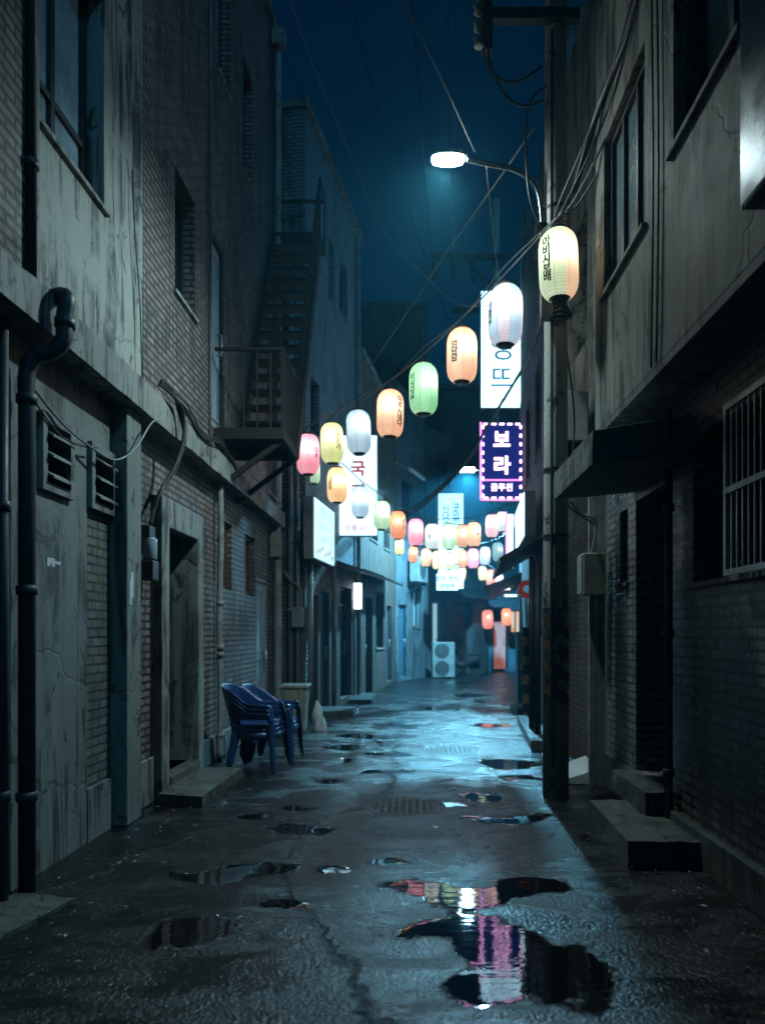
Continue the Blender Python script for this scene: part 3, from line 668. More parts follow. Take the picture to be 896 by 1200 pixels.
rl = MB().bar((-2.31, SY1 + .64, SZ1 + .9), (XO, SY1 + .64, SZ1 + .9), .04, .04).bar((XO - .02, SY1, SZ1 + .9), (XO - .02, SY1 + .66, SZ1 + .9), .04, .04)
for x in (-2.28, -1.95, XO - .02): rl.bar((x, SY1 + .64, SZ1), (x, SY1 + .64, SZ1 + .9), .03, .03)
obj('railing', rl, M['rust'], fe)

# ================================================================== LEFT FAR: the painted brick block and the shops
B2 = Frame(-1.87, 12.8, math.sin(R(8.5)), math.cos(R(8.5)), True)
L2 = thing('painted_brick_block', (-1.87, 12.8, 0), 'tall painted brick block, blue light put into its colour, just behind the fire stairs', 'building')
U = B2.u_at
def rect(fr, p0, p1, y0, y1, w=0):
    a, b = fr.u_at(p0), fr.u_at(p1); c = (a + b) / 2
    return (a, b, fr.z_at(c, y1), fr.z_at(c, y0))
q1 = rect(B2, 385, 391, 281, 351); q2 = rect(B2, 398, 407, 310, 370); q3 = rect(B2, 364, 374, 446, 510)
sh = (.12, .85, 0, 2.2); bd = (1.0, 1.65, .05, 2.3); sd = (2.55, 3.6, .1, 2.5)
obj('wall', MB().panel(B2, 0, 4.35, 2.9, 10.8, [q1, q2, q3], -.4, 0), M['brick_b'], L2)
obj('shop_front', MB().panel(B2, 0, 4.35, 0, 2.9, [sh, bd, sd], -.4, -.01), M['brick_br'], L2)
obj('block_body', MB().box(0, 4.35, -5, -.4, 0, 10.8, B2), M['brick_l'], L2)
obj('parapet', MB().box(-.03, 4.4, -5, .06, 10.8, 10.95, B2), M['conc_trim'], L2)
window(B2, *q1, L2); window(B2, *q2, L2); window(B2, *q3, L2)
shutter(B2, *sh, L2); door(B2, *bd, L2, w=-.1, dm='door_bl', panels=1); door(B2, *sd, L2, w=-.2, dm='door_dk', panels=1, transom=.35)
obj('eave', MB().hexa([B2.pt(1.75, 0, 2.95), B2.pt(4.3, 0, 2.95), B2.pt(4.3, .62, 2.72), B2.pt(1.75, .62, 2.72), B2.pt(1.75, 0, 3.0), B2.pt(4.3, 0, 3.0), B2.pt(4.3, .64, 2.78), B2.pt(1.75, .64, 2.78)]), M['awning'], L2)
for u, zt, lab in ((1.72, 3.0, 'slim pale pipe between the blue door and the brick pier'), (.06, 2.9, 'rusty pipe left of the small steel shutter'), (3.95, 10.6, 'pale downpipe at the far end of the blue grey painted block')):
    x, y, _ = B2.pt(u, .07, 0)
    tag(obj('pipe', MB().tube([(x, y, 0), (x, y, zt)], .05, 8), M['pipe_g'], smooth=True, loc=(x, y, 0)), lab, 'pipe')

for x, r, zt, lab in ((-2.0, .035, 5.2, 'thin pipe on the end wall of the painted block, nearer the street'), (-2.12, .045, 7.4, 'thicker pipe on the end wall of the painted block beside the fire stairs')):
    m = MB().tube([(x, 12.72, 0), (x, 12.72, zt)], r, 8); pipe_bands(m, x, 12.72, (.6, 1.9, 3.1), r)
    tag(obj('wall_pipe', m, M['pipe_g'], smooth=True, loc=(x, 12.72, 0)), lab, 'pipe')
gm = thing('gas_meter', (-1.95, 12.6, 1.6), 'dark gas meter with bent pipes under the fire stairs', 'meter')
obj('case', MB().box(-2.08, -1.88, 12.55, 12.74, 1.6, 1.95), M['ac'], gm, bevel=.02)
obj('pipework', MB().tube(spline([(-1.93, 12.66, 1.95), (-1.93, 12.66, 2.2), (-2.0, 12.64, 2.35), (-2.1, 12.64, 2.4), (-2.22, 12.7, 2.6)], 5), .02, 6), M['pipe_g'], gm, smooth=True)
m = MB()
for k in range(5): m.tube(spline([(-2.05 + .03 * k, 12.7, 3.3), (-1.95 + .02 * k, 12.62, 2.9 - .1 * k), (-1.86, 12.66, 2.75 + .06 * k), (-1.8 + .02 * k, 12.95, 2.95)], 6), .012, 5)
tag(obj('slack_cables', m, M['cable'], smooth=True, loc=(-2, 12.7, 3.3)), 'knot of slack cables between the fire stairs and the print light box', 'cable')
B3 = Frame(-1.2, 17.1, math.sin(R(7.7)), math.cos(R(7.7)), True)
L3 = thing('brown_brick_shop', (-1.2, 17.1, 0), 'brown brick shop house further along the left with a blue door', 'building')
sh3 = (2.0, 3.1, 1.1, 2.6); d3 = (3.7, 4.6, .1, 2.3); w3b = (1.2, 2.2, 3.9, 5.4); w3c = (3.2, 4.2, 3.9, 5.4); w3a = (.6, 1.5, 0, 2.4)
obj('wall', MB().panel(B3, 0, 5.25, 0, 8.1, [sh3, d3, w3b, w3c, w3a], -.4, 0), M['brick_br'], L3)
obj('shop_body', MB().box(0, 5.25, -5, -.4, 0, 8.1, B3), M['dark_wall'], L3)
obj('parapet', MB().box(0.02, 5.3, -5, .07, 8.1, 8.25, B3), M['conc_trim'], L3)
window(B3, *sh3, L3); door(B3, *d3, L3, w=-.12, dm='door_bl', panels=1); window(B3, *w3b, L3, gm='glass_b'); window(B3, *w3c, L3)
door(B3, *w3a, L3, w=-.2, dm='door_dk', panels=1)
obj('eave', MB().hexa([B3.pt(.2, 0, 3.0), B3.pt(3.4, 0, 3.0), B3.pt(3.4, .5, 2.8), B3.pt(.2, .5, 2.8), B3.pt(.2, 0, 3.05), B3.pt(3.4, 0, 3.05), B3.pt(3.4, .52, 2.86), B3.pt(.2, .52, 2.86)]), M['awning'], L3)

B4 = Frame(-.48, 22.35, math.sin(R(20)), math.cos(R(20)), True)
L4 = thing('rendered_house', (-.48, 22.35, 0), 'grey rendered house with a small blue window past the brown brick shop', 'building')
d4 = (.25, 1.0, .1, 2.4); w4b = (1.6, 2.15, 1.7, 2.9); w4c = (.5, 1.5, 5.0, 6.4)
obj('wall', MB().panel(B4, 0, 2.7, 0, 9.3, [d4, w4b, w4c], -.35, 0), M['conc_blue'], L4)
obj('house_body', MB().box(0, 2.7, -5, -.35, 0, 9.3, B4), M['dark_wall'], L4)
door(B4, *d4, L4, w=-.1, dm='door_bl', panels=1); M['lit_blue'] = glow('lit_blue_pane', (.12, .48, .75), .5); M['lit_warm'] = glow('lit_warm_pane', (1.0, .55, .25), .7); window(B4, *w4b, L4, gm='lit_blue', bars=(0,)); window(B4, *w4c, L4)

B5 = Frame(.46, 24.9, math.sin(R(38)), math.cos(R(38)), True)
L5 = thing('corner_shop', (.46, 24.9, 0), 'dark corner shop under the small white signs where the alley bends', 'building')
d5 = (.45, .95, .1, 2.6); o5 = (1.6, 3.0, 0, 2.7); w5 = (.6, 1.5, 6.3, 7.7)
obj('wall', MB().panel(B5, 0, 4.1, 0, 8.6, [d5, o5, w5], -.4, 0), M['dark_wall'], L5)
obj('shop_body', MB().box(0, 4.1, -6, -.4, 0, 8.6, B5), M['dark_wall'], L5)
M['lit_glass'] = glow('lit_door_glass', (.45, .82, 1.0), .55); door(B5, *d5, L5, w=-.15, dm='lit_glass', fm='frame_w', panels=1); window(B5, *w5, L5)
shutter(B5, *o5, L5, w=-.3, mat='wood')
obj('awning', MB().hexa([B5.pt(1.3, 0, 3.1), B5.pt(3.4, 0, 3.1), B5.pt(3.4, .8, 2.75), B5.pt(1.3, .8, 2.75), B5.pt(1.3, 0, 3.15), B5.pt(3.4, 0, 3.15), B5.pt(3.4, .82, 2.8), B5.pt(1.3, .82, 2.8)]), M['awning'], L5)

B6 = Frame(2.95, 28.15, 1, .22, True)
L6 = thing('end_house', (2.95, 28.15, 0), 'blue painted house closing the end of the alley', 'building')
w6 = (.95, 1.4, 1.5, 2.4); d6 = (.25, .85, .1, 2.5); d6b = (1.5, 2.2, .1, 2.4)
obj('wall', MB().panel(B6, 0, 5, 0, 4.6, [d6, d6b, w6], -.4, 0), plain('blue_plaster', (0.10, 0.26, 0.36), .6, 0, .4, 2), L6)
obj('house_body', MB().box(0, 5, -5, -.4, 0, 4.6, B6), M['dark_wall'], L6)
M['lit_red'] = glow('lit_red_curtain', (.9, .22, .12), .3); door(B6, *d6, L6, w=-.2, dm='lit_red', panels=1, transom=.5); door(B6, *d6b, L6, w=-.2, dm='door_dk', panels=1); window(B6, *w6, L6, gm='lit_warm', bars=(1,), sill=False)

def tower(name, x0, x1, y0, y1, h, label, mat='dark_wall', wins=()):
    t = thing(name, ((x0 + x1) / 2, y0, 0), label, 'building')
    fr = Frame(x0, y0, 1, 0, True)
    obj('wall', MB().panel(fr, 0, x1 - x0, 0, h, wins, -.4, 0), M[mat], t)
    obj('tower_body', MB().box(0, x1 - x0, -(y1 - y0), -.4, 0, h, fr), M[mat], t)
    obj('roof_parapet', MB().box(-.05, x1 - x0 + .05, -(y1 - y0), .06, h, h + .3, fr), M[mat], t)
    for q in wins: window(fr, *q, t, sill=False)
    return t
tower('dark_tower', -3.2, .75, 36, 44, 17.6, 'tall dark building over the rooftops, flat roof below the street lamp', wins=[(.9, 1.7, 13, 14.8), (2.4, 3.2, 13, 14.8), (.9, 1.7, 9, 10.8), (2.4, 3.2, 9, 10.8)])
tower('dark_tower', .78, 7.5, 36, 44, 13.6, 'lower dark building right of the tall one, behind the purple sign', wins=[(.8, 1.6, 9.5, 11.2), (2.4, 3.2, 9.5, 11.2)])

# ================================================================== RIGHT: near house
RF = Frame(1.9, 0, 0, 1, False)                   # lower wall
RU = Frame(1.55, 0, 0, 1, False)                  # upper wall, carried forward
RH = thing('concrete_house', (1.9, 5, 0), 'right hand house with stained concrete upper floor overhanging a dark brick ground floor', 'building')
r1 = (3.42, 4.3, 4.36, 6.2); r2 = (4.83, 5.85, 4.22, 5.45); rw = (3.2, 4.9, 1.84, 2.8); rd = (5.3, 6.15, .34, 2.62); rs = (6.38, 6.62, 1.95, 2.6)
obj('upper_wall', MB().panel(RU, 2.3, 6.12, 3.2, 9.0, [r1, r2], -.5, 0), M['conc_r'], RH)
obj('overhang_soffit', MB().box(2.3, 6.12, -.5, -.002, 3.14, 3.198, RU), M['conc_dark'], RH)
obj('upper_body', MB().box(2.3, 6.12, -6, -.5, 3.2, 9.0, RU), M['conc_dark'], RH)
obj('side_wall', MB().panel(RF, 6.12, 7.05, 3.2, 8.6, [], -.5, .12), M['conc_r'], RH)
obj('lower_wall', MB().panel(RF, 2.3, 7.05, 0, 3.14, [rw, rd, rs], -.45, 0), M['brick_r'], RH)
obj('lower_body', MB().box(2.3, 7.05, -6, -.45, 0, 3.14, RF), M['brick_r'], RH)
obj('plinth', MB().box(2.3, 5.15, 0, .07, 0, .24, RF).box(6.2, 7.05, 0, .03, 0, .34, RF), M['step'], RH, bevel=.008)
window(RU, *r1, RH, w=-.18, gm='glass_b', bars=(1,), sillm='conc_trim'); window(RU, *r2, RH, w=-.08, fm='frame', gm='glass_b', bars=(2,), t=.05)
window(RF, *rw, RH, w=-.3, gm='glass', bars=(2,), sillm='conc_dark')
window(RF, *rs, RH, w=-.1, gm='glass', bars=(0,), sillm='conc_trim')
door(RF, rd[0] + .01, rd[1] - .01, rd[2], rd[3], RH, w=-.3, dm='door_dk', fm='frame', panels=2, transom=.42, hand=-1, ft=.06)
gr = MB()
for z in (1.83, 2.3, 2.78): gr.box(3.0, 4.2, .07, .1, z, z + .035, RF)
for u in (3.0, 4.17): gr.box(u, u + .03, .072, .098, 1.86, 2.79, RF)
for k in range(16): gr.box(3.06 + k * .07, 3.072 + k * .07, .078, .09, 1.86, 2.79, RF)
for u in (3.05, 4.15):
    for z in (1.9, 2.72): gr.box(u, u + .02, 0, .07, z, z + .02, RF)
obj('window_grille', gr, M['alu'], RH)
cn = MB(); cn.hexa([(1.22, 4.9, 2.64), (1.9, 4.9, 2.70), (1.9, 6.2, 2.70), (1.22, 6.2, 2.64), (1.22, 4.9, 2.87), (1.9, 4.9, 2.98), (1.9, 6.2, 2.98), (1.22, 6.2, 2.87)])
worn(obj('canopy', cn, M['conc_dark'], RH, bevel=.006), 16, .006)
tag(worn(obj('concrete_step', MB().hexa([(1.38, 4.63, -.03), (1.88, 4.6, -.03), (1.88, 5.78, -.03), (1.42, 5.8, -.03), (1.38, 4.63, .17), (1.88, 4.6, .175), (1.88, 5.78, .17), (1.42, 5.8, .168)]), M['step'])),
    'broad concrete step below the door on the right', 'step')
worn(obj('door_step', MB().box(1.7, 2.2, 5.28, 6.17, .176, .34), M['step'], RH))
m = MB().tube([(1.84, 5.2, 0), (1.84, 5.2, 3.1)], .03, 8); pipe_bands(m, 1.84, 5.2, (.5, 1.5, 2.4), .03)
tag(obj('conduit_pipe', m, M['pipe'], smooth=True, loc=(1.84, 5.2, 0)), 'thin black pipe between the barred window and the door on the right', 'pipe')
m = MB().box(1.38, 1.545, 2.45, 3.06, 3.28, 8).box(1.37, 1.545, 2.44, 3.07, 5.2, 5.26)
tag(obj('metal_duct', m, M['galv'], bevel=.012, loc=(1.43, 3.06, 3.3)), 'shiny galvanised duct on the upper wall at the right edge of the photo', 'duct')
for u, lab in ((4.62, 'black wire down the concrete between the two upper right windows'), (4.52, 'second thin wire down the concrete, nearer the big upper right window')):
    cable('wall_wire', spline([(1.535, u, 8.5), (1.53, u + .01, 6), (1.53, u - .02, 4.4), (1.53, u + .02, 3.2)], 5), .007, lab)
# meter box, boards and posts right of the pole
bx = thing('meter_box', (1.72, 6.95, 1.86), 'grey meter box on the right wall just past the pole', 'box')
obj('case', MB().box(1.62, 1.83, 6.85, 7.05, 1.86, 2.26), M['bin'], bx, bevel=.01)
obj('lid', MB().box(1.605, 1.619, 6.86, 7.04, 1.88, 2.24), M['ac'], bx)
m = MB(); m.box(1.73, 1.79, 7.06, 7.12, 0, 2.9).box(1.80, 1.88, 7.06, 7.1, 0, 2.9)
tag(obj('wooden_post', m, M['pipe_g'], loc=(1.76, 7.08, 0)), 'pair of pale boards nailed upright below the meter box', 'post')
m = MB().hexa([(1.45, 7.2, 0), (1.82, 7.15, 0), (1.86, 7.75, .0), (1.5, 7.8, 0), (1.45, 7.2, .03), (1.82, 7.15, .16), (1.86, 7.75, .2), (1.5, 7.8, .04)])
tag(obj('folded_sheet', m, M['bag'], bevel=.01, loc=(1.65, 7.5, 0)), 'crumpled pale sheet lying at the wall behind the pole', 'sheet')

# right middle houses
R2 = thing('brown_house', (1.9, 8, 0), 'narrow brown brick house half hidden behind the utility pole', 'building')
F2 = Frame(1.95, 7.05, 0, 1, False)
r2d = (.15, .3, .1, 2.3)
obj('wall', MB().panel(F2, 0.0, 2.1, 0, 3.3, [], -.4, 0), M['brick_br'], R2)
obj('upper_wall', MB().panel(F2, 0, 2.1, 3.3, 8.2, [(.6, 1.4, 4.6, 6.0)], -.4, .1), M['conc_r'], R2)
obj('house_body', MB().box(0, 2.1, -6, -.4, 0, 8.2, F2), M['dark_wall'], R2)
window(F2, .6, 1.4, 4.6, 6.0, R2)
obj('tiled_strip', MB().box(.25, .5, 0, .06, 1.0, 2.2, F2), M['tile'], R2)

B7 = Frame(1.92, 9.15, math.sin(R(4.6)), math.cos(R(4.6)), False)
R3 = thing('sign_house', (1.92, 9.15, 0), 'blue grey house past the pole that carries the purple and white signs', 'building')
s7 = (3.2, 4.6, .1, 2.4); s7b = (.8, 2.2, .1, 2.4); w7 = (3.0, 4.0, 4.6, 6.2); w7b = (5.2, 6.2, 4.6, 6.2)
obj('wall', MB().panel(B7, 0, 7.4, 0, 9.4, [s7, s7b, w7, w7b], -.4, 0), M['conc_blue'], R3)
obj('house_body', MB().box(0, 7.4, -6, -.4, 0, 9.4, B7), M['dark_wall'], R3)
shutter(B7, *s7b, R3); door(B7, *s7, R3, w=-.2, dm='door_dk', panels=1); window(B7, *w7, R3); window(B7, *w7b, R3, gm='glass_b')
obj('awning', MB().hexa([B7.pt(1.0, 0, 2.95), B7.pt(4.4, 0, 2.95), B7.pt(4.4, .75, 2.5), B7.pt(1.0, .75, 2.5), B7.pt(1.0, 0, 3.0), B7.pt(4.4, 0, 3.0), B7.pt(4.4, .77, 2.56), B7.pt(1.0, .77, 2.56)]), M['awning'], R3)
B8 = Frame(2.52, 16.6, math.sin(R(8)), math.cos(R(8)), False)
R4 = thing('far_shop_row', (2.52, 16.6, 0), 'dark tall shop house on the right towards the end of the alley', 'building')
s8 = (1, 2.4, .1, 2.4); s8b = (4, 5.4, .1, 2.4)
obj('wall', MB().panel(B8, 0, 9, 0, 11.2, [s8, s8b, (2, 3, 3.8, 5.2), (5, 6, 3.8, 5.2), (.8, 1.7, 7, 8.6)], -.4, 0), M['conc_blue'], R4)
obj('shop_body', MB().box(0, 9, -5, -.4, 0, 11.2, B8), M['dark_wall'], R4)
door(B8, *s8, R4, w=-.1, dm='door_bl', panels=1); shutter(B8, *s8b, R4); window(B8, 2, 3, 3.8, 5.2, R4); window(B8, 5, 6, 3.8, 5.2, R4); window(B8, .8, 1.7, 7, 8.6, R4)
obj('awning', MB().hexa([B8.pt(.6, 0, 2.9), B8.pt(6, 0, 2.9), B8.pt(6, .9, 2.55), B8.pt(.6, .9, 2.55), B8.pt(.6, 0, 2.95), B8.pt(6, 0, 2.95), B8.pt(6, .92, 2.6), B8.pt(.6, .92, 2.6)]), M['awning'], R4)

tag(worn(obj('raised_kerb', MB().hexa([(1.52, 9.25, -.03), (1.94, 9.25, -.03), (2.1, 12.1, -.03), (1.76, 12.1, -.03), (1.52, 9.25, .13), (1.94, 9.25, .13), (2.1, 12.1, .13), (1.76, 12.1, .13)]), M['step'])),
    'raised concrete kerb behind the pole on the right', 'kerb')
tag(worn(obj('paving_slab', MB().box(1.95, 2.35, 13.4, 14.4, -.02, .1), M['step'])), 'small paving slab at the foot of the grey cabinet on the right', 'slab')
m = MB().tube([(1.72, 9.9, .13), (1.72, 9.9, 2.5)], .045, 8); tag(obj('steel_post', m, M['steel'], smooth=True, loc=(1.72, 9.9, .13)), 'dark steel post right against the kerb behind the pole', 'post')
m = MB().tube([(1.72, 10.4, .13), (1.72, 10.4, 2.6)], .04, 8); tag(obj('steel_post', m, M['steel'], smooth=True, loc=(1.72, 10.4, .13)), 'second dark steel post, a little further and left of the first', 'post')
hz = thing('hazard_post', (2.0, 12.3, 0), 'post with yellow and black stripes left of the steel posts', 'post')
ms = MB()
for k in range(10): ms.lathe([(.12, k * .16), (.12, k * .16 + .16)], 12, (2.0, 12.3, 0), mi=k % 2, cap=(k in (0, 9)))
obj('shaft', ms, [M['yellow'], M['black']], hz)
cab = thing('utility_cabinet', (2.3, 14.9, 0), 'narrow grey utility cabinet standing on the right side of the alley', 'cabinet')
obj('case', MB().box(2.16, 2.4, 14.8, 15.1, 0, 1.45), M['shutter'], cab, bevel=.01)
obj('cap', MB().box(2.13, 2.43, 14.77, 15.13, 1.45, 1.53), M['ac'], cab, bevel=.01)
obj('sticker', MB().box(2.22, 2.34, 14.793, 14.798, .75, .9), M['paper_note'], cab)
rg = MB().lathe([(.06, -.03), (.1, -.04), (.14, -.03), (.14, .03), (.1, .04), (.06, .03)], 20, cap=False)
rg.v = [(x + 1.78, z + 11.2, y + 2.18) for x, y, z in rg.v]
tag(obj('red_ring_lamp', rg, glow('red_lamp', (1.0, .12, .05), .10), smooth=True, loc=(1.78, 11.2, 2.18)), 'round dull red lamp under the awning beside the pole', 'lamp')

# ------------------------------------------------------------------ utility pole with street lamp
PX, PY = 1.31, 6.6
pole = thing('utility_pole', (PX, PY, 0), 'round concrete utility pole with worn hazard stripes and a crossarm', 'pole')
obj('shaft', MB().lathe([(.118, -.05), (.112, 2), (.105, 4), (.098, 7), (.09, 9.5)], 28, (PX, PY, 0)), M['pole'], pole, smooth=True)
st = MB(); n_ = 28
MS = plain('worn_orange_stripe', (0.16, 0.085, 0.03), .6, 0, .8, 14)
for k in range(4):
    z0 = .82 + k * .2; st = MB()
    for i in range(n_):
        a0, a1 = 2 * math.pi * i / n_, 2 * math.pi * (i + 1) / n_; r = .1195
        def zz(a): return z0 + .16 * ((a / math.pi) % 2 if (a / math.pi) % 2 < 1 else 2 - (a / math.pi) % 2)
        st.add([(PX + r * math.cos(a0), PY + r * math.sin(a0), zz(a0)), (PX + r * math.cos(a1), PY + r * math.sin(a1), zz(a1)), (PX + r * math.cos(a1), PY + r * math.sin(a1), zz(a1) + .1), (PX + r * math.cos(a0), PY + r * math.sin(a0), zz(a0) + .1)], [(0, 1, 2, 3)])
    obj('hazard_stripe', st, MS, pole)
bd_ = MB()
for z, r in ((1.72, .117), (2.38, .114), (2.98, .112), (4.75, .106), (5.35, .104), (5.1, .105)): obj('strap', MB().lathe([(r, -.012), (r + .006, -.01), (r + .006, .01), (r, .012)], 20, (PX, PY, z)), M['steel'], pole)
obj('notice', MB().box(PX - .06, PX - .01, PY - .121, PY - .116, 1.35, 1.42).box(PX + .0, PX + .035, PY - .121, PY - .118, 1.73, 1.77), M['paper_note'], pole)
ca = MB().box(.62, 1.5, PY - .14, PY - .06, 6.98, 7.08).box(.62, .72, PY - .15, PY - .05, 6.7, 8.2)
obj('crossarm', ca, M['steel'], pole)
for z in (7.3, 7.15, 7.0, 6.85): obj('insulator', MB().lathe([(.02, -.06), (.05, -.04), (.03, -.01), (.055, .02), (.02, .05)], 10, (.60, PY - .16, z - .1)), M['ac'], pole, smooth=True)
sp_ = MB()
for k in range(5): sp_.tube([(PX - .07, PY - .13, 4.3 + .03 * k), (PX + .02, PY - .16, 4.28 + .05 * k), (PX + .12, PY - .08, 4.35)], .018, 6)
sp_.box(PX - .16, PX - .06, PY - .18, PY - .08, 4.3, 4.62)
obj('cable_clamp', sp_, M['steel'], pole)
m = MB().tube([(PX - .06, PY - .12, .3), (PX - .06, PY - .12, 1.6), (PX - .055, PY - .115, 6.9)], .014, 6)
obj('earth_wire', m, M['cable'], pole)
lamp = thing('street_lamp', (PX - .1, PY, 5.0), 'bright white street lamp on a curved arm above the alley', 'lamp')
LH = Vector((.36, 6.6, 5.80))
obj('arm', MB().tube(spline([(PX - .13, PY - .02, 4.85), (PX - .13, PY - .02, 5.3), (PX - .19, PY - .02, 5.56), (PX - .36, PY - .02, 5.7), (PX - .62, PY, 5.77), (LH.x + .14, PY, 5.81)], 6), .026, 10), M['galv'], lamp, smooth=True)
obj('bracket', MB().box(PX - .18, PX - .09, PY - .06, PY + .06, 4.9, 4.96), M['steel'], lamp)
obj('bracket', MB().box(PX - .18, PX - .09, PY - .06, PY + .06, 5.15, 5.21), M['steel'], lamp)
hd = MB().lathe([(.03, -.17), (.055, -.16), (.075, -.08), (.08, .04), (.06, .16), (.03, .19)], 16)
hd.v = [(LH.x + z * .82, LH.y + x, LH.z + .03 + max(y, -.012) * .75) for x, y, z in hd.v]
obj('lamp_head', hd, M['galv'], lamp, smooth=True)
lens = MB().lathe([(.02, -.19), (.06, -.17), (.08, -.08), (.082, .04), (.06, .14), (.03, .16)], 16)
lens.v = [(LH.x - .02 + z * .82, LH.y + x, LH.z + .014 + min(y, .0) * .6) for x, y, z in lens.v]
obj('lens', lens, glow('street_lamp_lens', (.80, 1.0, .98), 220), lamp, smooth=True)
ld_ = bpy.data.lights.new('lamp_light', 'SPOT'); ld_.energy = 700; ld_.color = (.68, .98, 1.0); ld_.shadow_soft_size = .08
ld_.spot_size = R(138); ld_.spot_blend = 1.0
lo = bpy.data.objects.new('lamp_light', ld_); COL.objects.link(lo); lo.parent = lamp; lo.location = LH - Vector((.02, 0, .07)) - Vector(lamp.location)
lo.rotation_euler = Vector((-.48, .08, -1)).to_track_quat('-Z', 'Y').to_euler()

# far utility pole against the sky
fp = thing('utility_pole', (3.87, 33.5, 0), 'distant utility pole with two crossarms standing against the sky', 'pole')
obj('shaft', MB().lathe([(.2, 0), (.17, 21.5)], 12, (3.87, 33.5, 0)), M['pole'], fp, smooth=True)
obj('crossarm', MB().box(.9, 4.4, 33.1, 33.3, 18.6, 18.85), M['steel'], fp)
obj('crossarm', MB().box(1.8, 4.2, 33.1, 33.3, 16.2, 16.4), M['steel'], fp)
for x in (1.0, 1.9, 2.8): obj('insulator', MB().lathe([(.05, -.9), (.12, -.8), (.08, -.4), (.14, -.2), (.05, .4)], 10, (x, 33.2, 18.5)), M['steel'], fp, smooth=True)
obj('strut', MB().bar((3.8, 33.2, 17.2), (2.5, 33.2, 18.6), .14, .14), M['steel'], fp)
# small far street lamp
fl = thing('street_lamp', (2.45, 20.3, 5), 'small far street lamp shining under the purple sign', 'lamp')
obj('arm', MB().tube([(2.9, 20.4, 5.4), (2.3, 20.3, 6.0), (1.75, 20.2, 6.05)], .03, 8), M['galv'], fl, smooth=True)
obj('lens', MB().box(1.35, 1.75, 20.1, 20.3, 6.0, 6.1), glow('far_lamp_lens', (.8, 1, 1), 14), fl)

fl_d = bpy.data.lights.new('lamp_light', 'SPOT'); fl_d.spot_size = R(161); fl_d.spot_blend = .5; fl_d.energy = 7000; fl_d.color = (.22, .70, 1.0); fl_d.shadow_soft_size = .12
fl_o = bpy.data.objects.new('lamp_light', fl_d); COL.objects.link(fl_o); fl_o.parent = fl; fl_o.location = Vector((1.55, 20.2, 5.95)) - Vector(fl.location)

# ------------------------------------------------------------------ signs
def hang_sign(name, px0, px1, py0, py1, Y, label, face, thick=.22, casem='steel', yaw=0):
    a = P(px0, py1, Y); b = P(px1, py0, Y)
    t = thing(name, ((a.x + b.x) / 2, Y, a.z), label, 'sign', 'lit shop signs')
    obj('case', MB().box(a.x, b.x, Y + .004, Y + thick, a.z, b.z), M[casem], t)
    obj('face', MB().box(a.x + .012, b.x - .012, Y - .012, Y + .003, a.z + .012, b.z - .012), face, t)
    return t, a, b
def sign_text(t, a, b, Y, rows, mat, dy=.0):
    """rows: (text, size in m, centre fx, fy in the face, bold)."""
    mb = MB()
    for r in rows:
        cx = a.x + (b.x - a.x) * r[2]; cz = b.z - (b.z - a.z) * r[3]
        text_on(mb, r[0], r[1], lambda x, y: (cx + x, Y - .016 - dy, cz + y), r[4] if len(r) > 4 else 0, r[5] if len(r) > 5 else 1)
    return obj('lettering', mb, mat, t)
tall_white = lightbox('tall_lightbox', (.52, .84, 1.0), 3.2)
white = lightbox('white_lightbox', (.66, .88, 1.0), 2.0)
white2 = lightbox('cool_lightbox', (.5, .84, 1.0), 1.7)
red_ink = glow('red_sign_ink', (.75, .10, .10), .55, (.3, .03, .03))
blue_ink = glow('blue_sign_ink', (.08, .22, .38), .6, (.02, .05, .1))
pink_ink = glow('pink_sign_ink', (.9, .35, .45), .7, (.3, .1, .1))
t, a, b = hang_sign('lightbox_sign', 563, 611, 341, 478, 20.0, 'tall white light box with handwritten blue letters above the purple sign', tall_white)
sign_text(t, a, b, 20.0, [('영', .78, .52, .50, .006), ('뜨', .70, .50, .76, .006)], blue_ink)
sign_text(t, a, b, 20.0, [('마포안동길\n노래주점방', .155, .5, .925, 0, .8)], pink_ink)
t, a, b = hang_sign('neon_sign', 563, 612, 495, 586, 16.8, 'purple neon sign with white letters and a border of bulbs', glow('deep_blue_face', (.015, .03, .30), .55, (.02, .03, .1)), casem='frame')
neon = glow('white_pink_neon', (1.0, .62, .92), 4.5); neon2 = glow('magenta_neon', (.85, .22, .78), 2.6)
sign_text(t, a, b, 16.8, [('보', .44, .5, .24, .014), ('라', .44, .5, .57, .014)], neon, .002)
sign_text(t, a, b, 16.8, [('보', .44, .5, .24, -.004), ('라', .44, .5, .57, -.004)], neon2, .01)
sign_text(t, a, b, 16.8, [('꿈주천', .19, .5, .845, .002)], neon, .008)
mb = MB(); mb2 = MB()
w_, h_ = b.x - a.x, b.z - a.z
for k in range(9):
    for fx in (.05, .95): obj('bulb', MB().box(a.x + w_ * fx - .022, a.x + w_ * fx + .022, 16.765, 16.785, b.z - h_ * (.06 + .11 * k) - .045, b.z - h_ * (.06 + .11 * k) + .03), neon, t)
for k in range(5):
    for fy in (.025, .975): obj('bulb', MB().box(a.x + w_ * (.12 + .19 * k) - .055, a.x + w_ * (.12 + .19 * k) + .055, 16.766, 16.784, b.z - h_ * fy - .02, b.z - h_ * fy + .02), neon, t)
for fx in (0, 1): mb2.box(a.x + w_ * fx - .02, a.x + w_ * fx + .02, 16.77, 16.79, a.z, b.z)
for fy in (.745, 1): mb2.box(a.x + .02, b.x - .02, 16.77, 16.79, b.z - h_ * fy - .015, b.z - h_ * fy + .015)
obj('neon_tube', mb2, neon2, t)
t, a, b = hang_sign('lightbox_sign', 397, 442, 510, 628, 15.2, 'tall white light box with red letters on the left side', white, casem='ac')
sign_text(t, a, b, 15.2, [('국', .34, .50, .34, .012), ('리', .34, .50, .57, .012), ('맥', .26, .5, .78, .006)], red_ink)
